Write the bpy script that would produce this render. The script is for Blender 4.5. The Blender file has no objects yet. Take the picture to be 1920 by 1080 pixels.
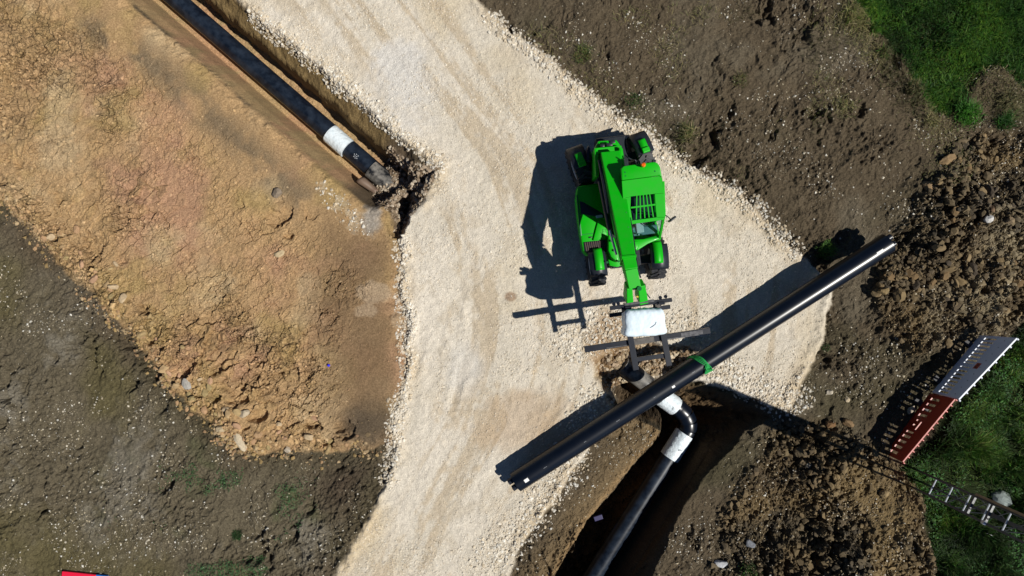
import bpy, bmesh, math, random
import numpy as np
from mathutils import Vector, Matrix

rng = np.random.default_rng(7)
random.seed(7)
C = bpy.context.scene.collection
SC = bpy.context.scene

# ------------------------------------------------------------------ camera, sky, sun, exposure
H = 19.7                      # drone height above the ground, metres
F = 1280.0                    # focal length in photo pixels (24 mm on a 36 mm wide frame)
cam_d = bpy.data.cameras.new("drone_camera"); cam_d.lens = 24; cam_d.sensor_width = 36
cam_d.clip_start = 0.1; cam_d.clip_end = 2000
cam = bpy.data.objects.new("drone_camera", cam_d); C.objects.link(cam)
cam.location = (0, 0, H); cam.rotation_euler = (0, 0, 0)
SC.camera = cam

ELEV = math.radians(51); AZ = math.radians(-23)     # sun stands to the right and below the middle of the picture
SUN = Vector((math.cos(AZ)*math.cos(ELEV), math.sin(AZ)*math.cos(ELEV), math.sin(ELEV)))
w = bpy.data.worlds.new("World"); SC.world = w; w.use_nodes = True
nt = w.node_tree; bg = nt.nodes["Background"]
sky = nt.nodes.new("ShaderNodeTexSky"); sky.sky_type = 'NISHITA'; sky.sun_disc = False
sky.air_density = 0.6; sky.dust_density = 0.0; sky.ozone_density = 4.0
sky.sun_elevation = ELEV; sky.sun_rotation = math.atan2(SUN.x, SUN.y)
nt.links.new(sky.outputs[0], bg.inputs[0]); bg.inputs[1].default_value = 0.05
sun_d = bpy.data.lights.new("sun", 'SUN'); sun_d.energy = 5.0; sun_d.angle = math.radians(0.5); sun_d.color = (1.0, 0.96, 0.88)
sun = bpy.data.objects.new("sun", sun_d); C.objects.link(sun)
sun.rotation_euler = SUN.to_track_quat('Z', 'Y').to_euler(); sun.location = SUN*60
SC.view_settings.view_transform = 'Standard'; SC.view_settings.look = 'None'
SC.view_settings.exposure = 0.0; SC.view_settings.gamma = 1.0; SC.view_settings.use_curve_mapping = False
SC.render.engine = 'CYCLES'

S0 = F/H                      # pixels per metre on the ground plane
def P(px, py, z=0.0):         # point of the place seen at a photo pixel, at height z
    k = (H-z)/F
    return Vector(((px-960)*k, -(py-540)*k, z))

# ------------------------------------------------------------------ noise (numpy)
def h2(ix, iy, s=0):
    ix = ix.astype(np.int64); iy = iy.astype(np.int64)
    n = (ix*374761393 + iy*668265263 + s*1442695041) & 0xffffffff
    n = ((n ^ (n >> 13))*1274126177) & 0xffffffff
    n = ((n ^ (n >> 16))*2246822519) & 0xffffffff
    n = n ^ (n >> 15)
    return (n & 0xffffff).astype(np.float64)/0xffffff
def vnoise(x, y, s=0):
    x0 = np.floor(x); y0 = np.floor(y); fx = x-x0; fy = y-y0
    fx = fx*fx*fx*(fx*(fx*6-15)+10); fy = fy*fy*fy*(fy*(fy*6-15)+10)
    a = h2(x0, y0, s); b = h2(x0+1, y0, s); c = h2(x0, y0+1, s); d = h2(x0+1, y0+1, s)
    return (a+(b-a)*fx)*(1-fy)+(c+(d-c)*fx)*fy
def fbm(x, y, s=0, o=4, g=0.5):
    t = 0; a = 1; n = 0
    for i in range(o):
        t = t+a*(vnoise(x*2**i+17.3*i, y*2**i-9.1*i, s+i)-0.5); n += a; a *= g
    return t/n*2               # about -1..1
def worley(x, y, s=0, jit=0.95):
    x0 = np.floor(x); y0 = np.floor(y)
    f1 = np.full(x.shape, 9.0); f2 = np.full(x.shape, 9.0); idv = np.zeros(x.shape); tx = np.zeros(x.shape); ty = np.zeros(x.shape)
    for dx in (-1, 0, 1):
        for dy in (-1, 0, 1):
            cx = x0+dx; cy = y0+dy
            qx = cx+0.5+jit*(h2(cx, cy, s)-0.5); qy = cy+0.5+jit*(h2(cx, cy, s+1)-0.5)
            d = np.hypot(x-qx, y-qy)
            m = d < f1
            f2 = np.where(m, f1, np.minimum(f2, d))
            idv = np.where(m, h2(cx, cy, s+2), idv); tx = np.where(m, x-qx, tx); ty = np.where(m, y-qy, ty)
            f1 = np.where(m, d, f1)
    return f1, f2, idv, tx, ty
def sst(a, b, x):
    t = np.clip((x-a)/(b-a), 0, 1); return t*t*(3-2*t)
def seg_dist(x, y, pts, closed):
    d = np.full(x.shape, 1e9)
    n = len(pts)
    for i in range(n if closed else n-1):
        ax, ay = pts[i]; bx, by = pts[(i+1) % n]
        ex, ey = bx-ax, by-ay
        t = np.clip(((x-ax)*ex+(y-ay)*ey)/(ex*ex+ey*ey+1e-9), 0, 1)
        d = np.minimum(d, (x-ax-t*ex)**2+(y-ay-t*ey)**2)
    return np.sqrt(d)
def inside(x, y, pts):
    c = np.zeros(x.shape, bool); n = len(pts)
    for i in range(n):
        ax, ay = pts[i]; bx, by = pts[(i+1) % n]
        if ay == by: continue
        c ^= ((ay > y) != (by > y)) & (x < (bx-ax)*(y-ay)/(by-ay)+ax)
    return c
def sdf(x, y, pts):            # positive inside, in photo pixels on the ground plane
    return np.where(inside(x, y, pts), 1, -1)*seg_dist(x, y, pts, True)

# ------------------------------------------------------------------ outlines on the ground plane (photo pixels at height 0)
ROAD = [(380,-600),(425,-20),(444,0),(473,37),(520,75),(565,112),(612,150),(657,183),(705,222),(757,265),(800,297),(825,318),(812,345),(780,385),(748,432),
        (748,470),(752,520),(758,580),(762,640),(766,685),(752,725),(742,765),(733,800),(744,830),(735,872),(714,916),(690,970),(664,1012),(640,1050),(612,1092),(400,1700),
        (900,1700),(945,1130),(955,1080),(972,1025),(998,990),(1040,940),(1087,863),(1118,815),(1150,785),(1140,745),(1180,770),(1235,780),(1262,712),(1300,718),(1343,722),(1400,744),(1440,768),(1475,766),
        (1492,735),(1510,700),(1532,655),(1552,608),(1560,556),(1540,510),(1492,470),(1448,432),(1412,388),(1372,350),(1322,325),(1262,290),(1212,242),(1152,212),(1110,178),(1062,143),(1012,94),(960,63),(922,32),(893,2),(700,-600)]
CLAY = [(-60,360),(0,380),(60,430),(112,492),(165,540),(205,585),(258,640),(300,690),(342,745),(400,792),(442,835),(500,850),(560,852),(620,858),(662,850),(700,838),(746,828),
        (770,700),(762,640),(752,520),(748,432),(725,395),(648,337),(552,258),(448,179),(344,87),(257,8),(235,-20),(-200,-600),(-900,-600),(-900,360)]
LIP_L = [(257,8),(344,87),(448,179),(552,258),(648,337),(690,372)]
SPOIL_A = [(2200,250),(1830,250),(1790,285),(1760,320),(1715,370),(1690,410),(1660,450),(1640,490),(1632,560),(1650,620),(1700,668),(1760,655),(1830,628),(1890,610),(1925,580),(2000,565),(2200,560)]
SPOIL_B = [(1480,800),(1560,780),(1600,815),(1650,850),(1700,890),(1725,930),(1735,1000),(1745,1100),(1760,1700),(1250,1700),(1330,1120),(1335,1029),(1345,950),(1400,880),(1425,830)]
GRASS_A = [(1588,-20),(1640,55),(1690,110),(1715,160),(1740,200),(1772,216),(1800,195),(1830,132),(1868,120),(1900,150),(1935,165),(2600,200),(2600,-900),(1300,-900)]
GRASS_B = [(1990,560),(1915,610),(1870,672),(1815,735),(1765,795),(1722,848),(1690,875),(1710,905),(1732,940),(1742,1010),(1752,1100),(1800,1700),(2600,1700),(2600,500)]
TR_L = [(1142,738),(1165,772),(1238,807),(1215,841),(1172,893),(1138,935),(1104,973),(1070,1025),(1036,1082),(990,1160)]
TR_R = [(1262,705),(1296,718),(1343,727),(1411,760),(1445,782),(1408,806),(1355,858),(1320,901),(1286,952),(1266,986),(1246,1029),(1222,1075),(1184,1160)]
TRENCH = TR_L+TR_R[::-1]
HOLLOW = [(1112,705),(1112,672),(1150,645),(1215,632),(1290,645),(1330,668),(1322,705),(1290,722),(1262,760),(1200,790),(1160,775),(1136,745)]
PIT = [(830,318),(770,300),(722,262),(700,300),(668,330),(690,372),(722,400),(735,440),(748,440),(780,392),(812,350)]
A0 = (276,-46); A1 = (720,340)                     # upper pipe's axis carried up to the ground plane
ux, uy = A1[0]-A0[0], A1[1]-A0[1]; ul = math.hypot(ux, uy); ux /= ul; uy /= ul

def axis_ext(lo, hi, step, far, n):
    core = np.arange(lo, hi+1e-6, step)
    k = (np.linspace(0, 1, n+1)[1:])**4
    return np.concatenate([(lo-far*k-step*np.arange(1, n+1))[::-1], core, hi+far*k+step*np.arange(1, n+1)])
GXa = axis_ext(-60, 2040, 1.9, 20000, 60); GYa = axis_ext(-60, 1140, 1.9, 20000, 60)
X, Y = np.meshgrid(GXa, GYa)
mx, my = (X-960)/S0, -(Y-540)/S0                   # metres
wx = X+9*fbm(mx*1.1, my*1.1, 3)+4.5*fbm(mx*4, my*4, 5)
wy = Y+9*fbm(mx*1.1, my*1.1, 4)+4.5*fbm(mx*4, my*4, 6)

d_road = sdf(wx, wy, ROAD); d_clay = sdf(wx, wy, CLAY)+7*fbm(mx*2.2, my*2.2, 12, 3)+4*fbm(mx*7, my*7, 13, 2)
d_spA = sdf(wx, wy, SPOIL_A); d_spB = sdf(wx, wy, SPOIL_B); d_gA = sdf(wx, wy, GRASS_A); d_gB = sdf(wx, wy, GRASS_B)
sx = X+3*fbm(mx*2, my*2, 8)+2*fbm(mx*6, my*6, 9); sy = Y+3*fbm(mx*2, my*2, 10)+2*fbm(mx*6, my*6, 11)
d_tr = sdf(sx, sy, TRENCH); d_trl = seg_dist(sx, sy, TR_L, False); d_trr = seg_dist(sx, sy, TR_R, False)
d_ho = sdf(wx, wy, HOLLOW); d_pit = sdf(wx, wy, PIT)
al = (sx-A0[0])*ux+(sy-A0[1])*uy; tt = (sx-A0[0])*uy-(sy-A0[1])*ux     # along, across (+ towards the road)

m_road = sst(-5, 6, d_road); m_clay = sst(-3, 5, d_clay)*(1-m_road)
m_spA = sst(-14, 18, d_spA+14*fbm(mx*1.3, my*1.3, 63, 3)); m_spB = sst(-16, 26, d_spB+22*fbm(mx*1.3, my*1.3, 62, 3))*(1-sst(-4, 6, d_tr))
m_sp = np.maximum(m_spA, m_spB)
m_gr = np.maximum(sst(-14, 10, d_gA), sst(-14, 10, d_gB))

# relief -----------------------------------------------------------
n_low = fbm(mx*0.22, my*0.22, 20, 3); n_mid = fbm(mx*0.9, my*0.9, 21, 4); n_fin = fbm(mx*5, my*5, 22, 4)
rot = lambda a: (mx*math.cos(a)+my*math.sin(a), -mx*math.sin(a)+my*math.cos(a))
ra, rb = rot(0.5)
f1a, f2a, ida, txa, tya = worley(ra*2.6+0.5*n_mid+.25*n_fin, rb*3.8+0.4*n_mid+0.3*n_fin, 30)
f1b, f2b, idb, txb, tyb = worley(ra*6.5+0.6*n_fin, rb*8.0+0.4*n_mid, 33)
f1c, f2c, idc, txc, tyc = worley(ra*14+0.5*n_fin, rb*15, 36)
rough_s = sst(-.25, .35, fbm(mx*0.5, my*0.5, 44, 3))
soil = 0.12*n_mid+0.07*n_fin*(.5+rough_s)+0.10*np.abs(fbm(mx*1.6+0.4*n_mid, my*2.4, 40, 4))*rough_s-0.24*sst(0.30, 0.62, fbm(mx*1.9+.3*n_fin, my*1.4, 43, 4))*(.3+.7*rough_s)
soil = soil+0.03*(idc-.5)*rough_s+0.035*fbm(mx*11, my*11, 45, 2)*(.4+rough_s)
soil = soil+0.05*(idb-0.5)*sst(0.05, 0.35, fbm(mx*0.7, my*0.7, 41, 2))+0.02*idc
road = 0.05+0.03*n_mid+0.012*n_fin+.012*fbm(mx*10, my*10, 46, 2)
# clay: broken plates, rough in the middle and along the outer lip, graded smooth beside the trench and road
d_lip = seg_dist(X, Y, LIP_L+[(735,440),(752,520),(760,640),(748,760)], False)
d_edge = seg_dist(wx, wy, CLAY[:17], False)
r_clay = np.clip(0.30+0.9*sst(-0.35, 0.5, fbm(mx*0.45, my*0.45, 50, 3)), 0, 1)*sst(40, 190, d_lip+40*n_mid)
r_clay = np.clip(np.maximum(r_clay, 1.0*sst(95, 25, d_edge+30*n_mid)*sst(90, 200, d_lip)), 0, 1)
q1 = np.floor(ida*4)/4; h_b = sst(.35, .75, fbm(mx*1.1, my*1.1, 51, 3)+.5)
plate = 0.10*(q1-0.4)+0.11*(txa*(ida*2-1)+tya*(h2(np.floor(ida*9999), np.floor(ida*9999)*0)*2-1))
clay = 0.16+0.03*n_mid+0.012*n_fin+r_clay*(.035*n_fin+.03*fbm(mx*9, my*9, 53, 3))+r_clay*(plate*1.0+(0.10*(idb-0.5)+0.07*(txb*(idb*2-1)))*h_b+0.03*(idc-0.5)*h_b-0.055*sst(0.10, 0.0, f2a-f1a)*(.3+h_b)-0.03*sst(0.12, 0, f2b-f1b)*h_b)
clay = clay+0.10*sst(70, 20, d_edge)*np.clip(n_mid+0.5, 0, 1)
void = sst(.18, .40, fbm(mx*1.9+.4*n_fin, my*1.9+.3*n_mid, 52, 3))*np.maximum(sst(110, 60, d_edge)*sst(8, 24, d_edge), .8*sst(70, 30, np.hypot((X-560)/1.3, Y-430)))*sst(60, 130, d_lip)
clay = clay*sst(-2, 30, d_clay+6*n_fin)-.20*void
# heaps of clods
clod = sst(-.30, .25, fbm(mx*.55+.2*n_mid, my*.55, 61, 4))          # where the heap is cloddy rather than crumbled fine
lump = 0.22*(ida-0.4)+0.16*(txa*(ida*2-1)+tya*(h2(np.floor(ida*9999), np.floor(ida*9999)*0)*2-1))-0.14*sst(0.15, 0, f2a-f1a)
sp = 0.20+0.40*fbm(mx*0.5, my*0.5, 60, 4)+0.20*n_mid+0.07*n_fin+lump*(.25+.75*clod)*.8+(0.14*(idb-0.5)-0.06*sst(0.15, 0, f2b-f1b))*(.35+.65*clod)+0.09*(idc-0.5)*(.4+.6*clod)
sp = sp*(1+.6*sst(70, 0, seg_dist(X, Y, [(1470,860),(1530,960),(1560,1080)], False)))
smooth_b = sst(60, 10, seg_dist(X, Y, [(1600,900),(1660,960),(1650,1010),(1640,1090)], False)+20*n_mid)
sp = sp*(1-0.75*smooth_b)+0.25*smooth_b
smooth_a = sst(34, 6, seg_dist(X, Y, [(1795,420),(1800,460)], False)+12*n_mid)
sp = sp*(1-0.7*smooth_a)+0.2*smooth_a
grs = 0.06*n_mid-0.12
Z = soil+0.10*n_low
top_r = sst(0, 60, sdf(X, Y, [(900,-700),(905,0),(1000,70),(1130,200),(1300,310),(1430,400),(1540,490),(1700,600),(2600,600),(2600,-700)]))
Z = Z+0.16*top_r*sst(0, 45, -d_road)
for pl_ in ([(748,440),(770,540),(790,640),(770,760)], [(830,330),(880,480),(885,620),(850,760)], [(1010,700),(1060,740),(1000,830)]):
    dl_ = seg_dist(X+8*n_mid, Y, pl_, False); road = road+(.022*np.exp(-((dl_-13)/6)**2)-.02*np.exp(-(dl_/9)**2))*sst(-.25, .35, n_mid+.5*n_fin)*sst(430, 520, Y)
Z = Z*(1-m_road)+road*m_road
Z = Z+0.07*np.exp(-((d_road-9)/9.0)**2)*(0.6+0.8*n_fin)*(m_road)
Z = Z*(1-m_clay)+clay*m_clay
Z = Z*(1-0.8*m_gr)+grs*0.8*m_gr
Z = Z+m_sp*sp*(1-0.5*m_gr)
# upper trench
wob = 4*fbm(mx*1.3, my*1.3, 70, 3)+2.5*fbm(mx*4, my*4, 71, 3); tr_ = (X-A0[0])*uy-(Y-A0[1])*ux; tt = np.where(tt > 5, tt, tr_+(tt-tr_)*.12); t2 = tt+wob*np.where(tt > 5, 1, .10)
prof = np.interp(t2, [-62, -57, -44, -30, 30, 39, 45, 49, 62, 79, 83], [0, -0.10, -.62, -1.56, -1.6, -1.58, -0.62, -0.50, -0.32, -0.05, 0])
prof = prof*sst(ul+28, ul-12, al)
tmask = ((t2 > -62) & (t2 < 83) & (al < ul+28) & (al > -900))
prof = prof*sst(-900, -600, al)
Z = np.where(tmask, np.minimum(Z, Z*sst(-0.0, -0.25, -prof*0-0.0+prof)*0+Z*(1-sst(0, 0.4, -prof))+prof+(.03*(tt > 0)+.012)*n_fin*sst(0, .3, -prof)), Z)
pd = -0.85*sst(0, 38, d_pit)*(0.75+0.5*(ida-0.3))
Z = np.where(d_pit > 0, np.minimum(Z, np.maximum(Z+pd, -1.35)+0.05*(idb-.5)*sst(0, 20, d_pit)+0.04*idc), Z)
gap = 0.36*sst(26, 6, seg_dist(wx, wy, [(752,385),(748,415),(740,432)], False))
Z = Z-gap*(d_pit > -6)
# lower trench and the hollow dug under the forks
Z = Z-0.95*sst(-2, 34, d_ho)+0.10*sst(0, 30, d_ho)*(idb-.4)
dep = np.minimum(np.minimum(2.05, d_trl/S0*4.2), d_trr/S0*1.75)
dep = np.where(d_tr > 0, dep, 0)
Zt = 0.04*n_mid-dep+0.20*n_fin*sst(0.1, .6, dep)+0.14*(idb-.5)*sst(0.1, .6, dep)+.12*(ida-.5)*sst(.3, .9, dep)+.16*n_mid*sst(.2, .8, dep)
Z = np.where(d_tr > 0, np.minimum(Z, Zt), Z)
Z = np.where((np.abs(X-960) > 4000) | (np.abs(Y-540) > 4000), -0.05, Z)
q_ = np.hypot(X-728, Y-341)/S0
Z = np.maximum(Z, np.where(q_ < 1.2, -1.02-.75*q_*q_+.07*(idb-.5)+.05*n_fin, -9))
pa_ = P(1276, 824, -1.14); pb_ = P(1078, 1132, -1.24)
dpipe = seg_dist(mx, my, [(pa_.x, pa_.y), (pb_.x, pb_.y)], False)
Z = np.where((d_tr > 0) & (dpipe < .75), np.minimum(Z, -1.50+sst(.30, .75, dpipe)*.9+.05*n_fin), Z)
# mud and stones banked under the muddy pipe end
q2_ = np.hypot((X-1150)/44, (Y-676)/34)
Z = np.maximum(Z, np.where(q2_ < 1.3, -0.24-.50*q2_**2+.05*n_fin+.06*(idb-.5), -9))

def look(A, gx, gy):           # bilinear lookup of a grid by ground-plane photo pixel
    gx = np.asarray(gx, float); gy = np.asarray(gy, float)
    i = np.clip(np.searchsorted(GXa, gx)-1, 0, len(GXa)-2); j = np.clip(np.searchsorted(GYa, gy)-1, 0, len(GYa)-2)
    fx = np.clip((gx-GXa[i])/(GXa[i+1]-GXa[i]), 0, 1); fy = np.clip((gy-GYa[j])/(GYa[j+1]-GYa[j]), 0, 1)
    return (A[j, i]*(1-fx)+A[j, i+1]*fx)*(1-fy)+(A[j+1, i]*(1-fx)+A[j+1, i+1]*fx)*fy
def gz(px, py): return float(look(Z, px, py))
def G(px, py, dz=0.0):         # point on the ground seen at a photo pixel
    z = 0.0
    for _ in range(4):
        k = (H-z)/H; z = gz(960+(px-960)*k, 540+(py-540)*k)
    return P(px, py, z)+Vector((0, 0, dz))
def gzw(p): return gz(960+p.x*S0, 540-p.y*S0)

# base colours ------------------------------------------------------
def lerp(a, b, t): return a+(b-a)*t[..., None]
c_ = lambda *a: np.array(a, float)
col = np.zeros(X.shape+(3,)) + c_(.094, .073, .047)
col = lerp(col, c_(.120, .100, .070), sst(0.0, 0.6, fbm(mx*.6, my*.6, 80, 4)))
col = lerp(col, c_(.072, .062, .036), sst(0.0, 0.6, fbm(mx*.4, my*.4, 81, 3)))
bl = sst(0, 60, sdf(wx, wy, [(-900,380),(0,400),(250,650),(440,850),(740,850),(600,1100),(500,1700),(-900,1700)]))
col = lerp(col, c_(.118, .099, .066), bl)
col = lerp(col, c_(.20, .185, .155), bl*0.5*sst(.15, .65, fbm(mx*.55+3, my*.55, 82, 5)+.35*n_fin))
col = lerp(col, c_(.10, .085, .035), bl*0.7*sst(.1, .6, fbm(mx*.35+8, my*.35, 83, 4)))
col = lerp(col, c_(.060, .085, .030), bl*0.7*sst(0.1, .6, fbm(mx*.9, my*.9, 84, 4))*sst(300, 90, np.hypot(X-420, Y-980)))
col = lerp(col, c_(.068, .050, .034), bl*sst(180, 60, np.hypot((X-720)/1.0, Y-900)+30*n_mid))
cl = np.zeros(X.shape+(3,)) + c_(.410, .270, .140)
cl = lerp(cl, c_(.42, .245, .155), 0.8*sst(-.1, .45, fbm(mx*.5+4, my*.5, 90, 4)+0.5*np.exp(-((X-360)/260)**2-((Y-420)/130)**2)-.15))
cl = lerp(cl, c_(.34, .25, .10), 0.6*sst(0, .5, fbm(mx*.8, my*.8, 91, 4)))
cl = lerp(cl, c_(.50, .385, .235), 0.6*sst(.1, .6, fbm(mx*.7+9, my*.7, 92, 4)))
cl = lerp(cl, c_(.30, .20, .085), sst(.5, .9, ida)*r_clay*.5); cl = lerp(cl, c_(.45, .30, .16), sst(.6, 1, idb)*r_clay*.5)
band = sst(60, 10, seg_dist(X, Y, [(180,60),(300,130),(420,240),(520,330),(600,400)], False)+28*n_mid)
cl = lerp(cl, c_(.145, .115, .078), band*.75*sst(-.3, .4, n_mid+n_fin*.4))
brn = sst(-40, 60, sdf(wx+25*n_mid, wy+25*n_fin, [(600,400),(745,440),(765,700),(745,835),(640,850),(610,720),(585,560)]))
cl = lerp(cl, c_(.205, .135, .075), brn*.9)
cl = lerp(cl, c_(.10, .078, .055), sst(70, 10, np.hypot((X-690)/1.2, Y-800)+30*n_mid)*.85)
for (cx, cy, rx, ry, a) in ((702,548,34,24,.8),(690,582,26,14,.7),(745,600,10,20,.5)):
    cl = lerp(cl, c_(.40, .30, .20), a*sst(1.1, .7, np.hypot((X-cx)/rx, (Y-cy)/ry)+.35*n_fin))
cl = lerp(cl, c_(.33, .31, .28), .8*sst(1.1, .4, np.hypot((X-697)/22, (Y-410)/34)+.4*n_fin))
cl = lerp(cl, c_(.52, .44, .32), .5*sst(.1, .5, fbm(mx*7, my*7, 93, 3)+.5*sst(26, 4, seg_dist(X, Y, [(615,362),(650,400),(672,425)], False))-.25)*sst(34, 8, seg_dist(X, Y, [(605,350),(650,400),(680,428)], False)))
cl = cl*(1+r_clay*(.34*(ida-.5)+.30*(idb-.5)*h_b+.22*(idc-.5)))[..., None]
cl = lerp(cl, c_(.20, .125, .06), r_clay*(.55*sst(.10, .0, f2a-f1a)+.35*sst(.10, 0, f2b-f1b)*h_b)*(.3+.7*h_b))  # darkens the crack lines, painting their shade into the clay colour
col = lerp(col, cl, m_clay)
lanes = np.zeros(X.shape)
for pl_ in ([(560,-40),(700,130),(850,310),(905,480),(900,640),(850,800),(760,960),(690,1110)], [(690,-40),(820,120),(960,280),(1010,460),(1000,640),(960,800),(880,960),(830,1110)], [(1250,440),(1380,560),(1450,640)]):
    lanes = np.maximum(lanes, sst(46, 8, seg_dist(X, Y, pl_, False)+26*n_mid+10*n_fin))
rd = np.zeros(X.shape+(3,)) + c_(.60, .545, .455)
xc_ = np.interp(Y, [-60, 130, 310, 480, 640, 800, 960, 1110], [620, 760, 900, 955, 950, 905, 820, 760])
stk = fbm((X-xc_)/S0*2.2, Y/S0*.22, 103, 4)
rd = lerp(rd, c_(.67, .61, .52), sst(-.1, .5, fbm(mx*.35, my*.22, 100, 4)))
rd = lerp(rd, c_(.56, .475, .34), .7*sst(.0, .55, fbm(mx*.5+5, my*.35, 101, 4)))
rd = lerp(rd, c_(.52, .40, .24), .55*sst(40, 6, np.abs(d_road))*sst(-.4, .3, n_mid))
rd = lerp(rd, c_(.66, .60, .51), .6*lanes)
rd = lerp(rd, c_(.46, .375, .265), .75*sst(.08, .42, stk+.25*n_fin)*sst(20, 80, d_road))
rd = lerp(rd, c_(.50, .43, .33), .5*sst(.2, .55, fbm(mx*1.6, my*1.6, 104, 4)+.2*n_fin))
rd = lerp(rd, c_(.62, .60, .57), .75*sst(1, .3, np.hypot((X-765)/90, (Y-160)/110)+.6*n_mid+.2*n_fin))
for (cx_, cy_, r1_, a0_, a1_) in ((1420, 420, 330, 2.2, 3.9), (1420, 420, 392, 2.2, 3.9), (640, 700, 230, -.9, .7), (640, 700, 290, -.9, .7)):
    rr_ = np.hypot(X-cx_, Y-cy_)+10*n_mid; an_ = np.arctan2(Y-cy_, X-cx_)
    rd = lerp(rd, c_(.47, .39, .285), .5*sst(14, 5, np.abs(rr_-r1_))*sst(-.2, .3, stk+n_fin*.5)*sst(a0_, a0_+.3, np.where(an_ < -1.5, an_+2*math.pi, an_))*sst(a1_, a1_-.3, np.where(an_ < -1.5, an_+2*math.pi, an_)))
rd = lerp(rd, c_(.60, .57, .52), .7*sst(1, .3, np.hypot((X-865)/60, (Y-700)/70)+.5*n_mid))
rd = lerp(rd, c_(.30, .20, .13), .8*sst(1.15, .75, np.hypot((X-958)/11, (Y-556)/10)+.25*n_fin))
rd = lerp(rd, c_(.42, .30, .19), .55*sst(1, .3, np.hypot((X-985)/120, (Y-790)/90)+.6*n_mid))
rd = lerp(rd, c_(.33, .215, .115), .85*sst(1.1, .6, np.hypot((X-1145)/42, (Y-640)/60)+.45*n_mid))
col = lerp(col, rd, m_road)
spc = np.zeros(X.shape+(3,)) + c_(.084, .062, .037)
spc = lerp(spc, c_(.165, .118, .060), sst(-.1, .5, fbm(mx*.6, my*.6, 110, 4)))
spc = lerp(spc, c_(.055, .048, .036), .8*sst(.0, .4, fbm(mx*.7+7, my*.7, 111, 4)))
spc = lerp(spc, c_(.21, .150, .072), smooth_b*.8)
spc = lerp(spc, c_(.30, .25, .16), .7*sst(110, 20, seg_dist(X, Y, [(1905,430),(1880,520),(1800,610)], False)+30*n_mid)*sst(0, .3, fbm(mx*2, my*2, 112, 4)+.15))
spc = lerp(spc, c_(.17, .125, .065), sst(.55, .95, idb)*.5)
col = lerp(col, spc, m_sp)
gc = np.zeros(X.shape+(3,)) + c_(.018, .028, .008)
col = lerp(col, gc, m_gr)
stp = np.where((d_tr < 0) & (d_road < 6), sst(75, 15, d_trl+16*n_mid), 0)*sst(770, 800, Y)
col = lerp(col, c_(.175, .125, .068), stp*.9)
# brown bank strip between road and lower trench
tcol = lerp(np.zeros(X.shape+(3,))+c_(.44, .30, .155), c_(.44, .265, .15), sst(-.2, .5, n_mid))
tcol = lerp(tcol, c_(.38, .27, .14), sst(-.1, .5, fbm(mx*3, my*3, 72, 4)))
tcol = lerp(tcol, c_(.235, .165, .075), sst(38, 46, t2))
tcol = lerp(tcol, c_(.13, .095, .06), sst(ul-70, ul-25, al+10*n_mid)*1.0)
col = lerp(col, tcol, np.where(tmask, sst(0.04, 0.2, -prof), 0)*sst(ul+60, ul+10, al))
pc = lerp(np.zeros(X.shape+(3,))+c_(.14, .10, .065), c_(.26, .20, .14), sst(.3, .8, idb))
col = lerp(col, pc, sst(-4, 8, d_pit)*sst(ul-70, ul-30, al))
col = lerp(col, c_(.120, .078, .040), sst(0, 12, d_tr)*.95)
col = lerp(col, c_(.055, .040, .026), sst(0.4, 1.0, dep)*.9*sst(-.5, .4, n_mid))  # floor painted darker with depth to deepen the trench shade
col = lerp(col, c_(.30, .20, .10), np.where(d_tr < 0, sst(14, 3, d_trl), 0)*sst(780, 830, Y)*.8)  # sunlit golden rim painted along the left lip
hc = lerp(np.zeros(X.shape+(3,))+c_(.27, .175, .09), c_(.50, .40, .26), sst(.45, .8, idb))
col = lerp(col, hc, sst(0, 14, d_ho)*np.where(d_tr > 0, 0, 1))
col = col*(1+.10*n_fin)[..., None]*(1+.14*(h2(np.round(mx/.03), np.round(my/.03), 5)-.5))[..., None]
col = np.clip(col, .004, .9)

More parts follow.
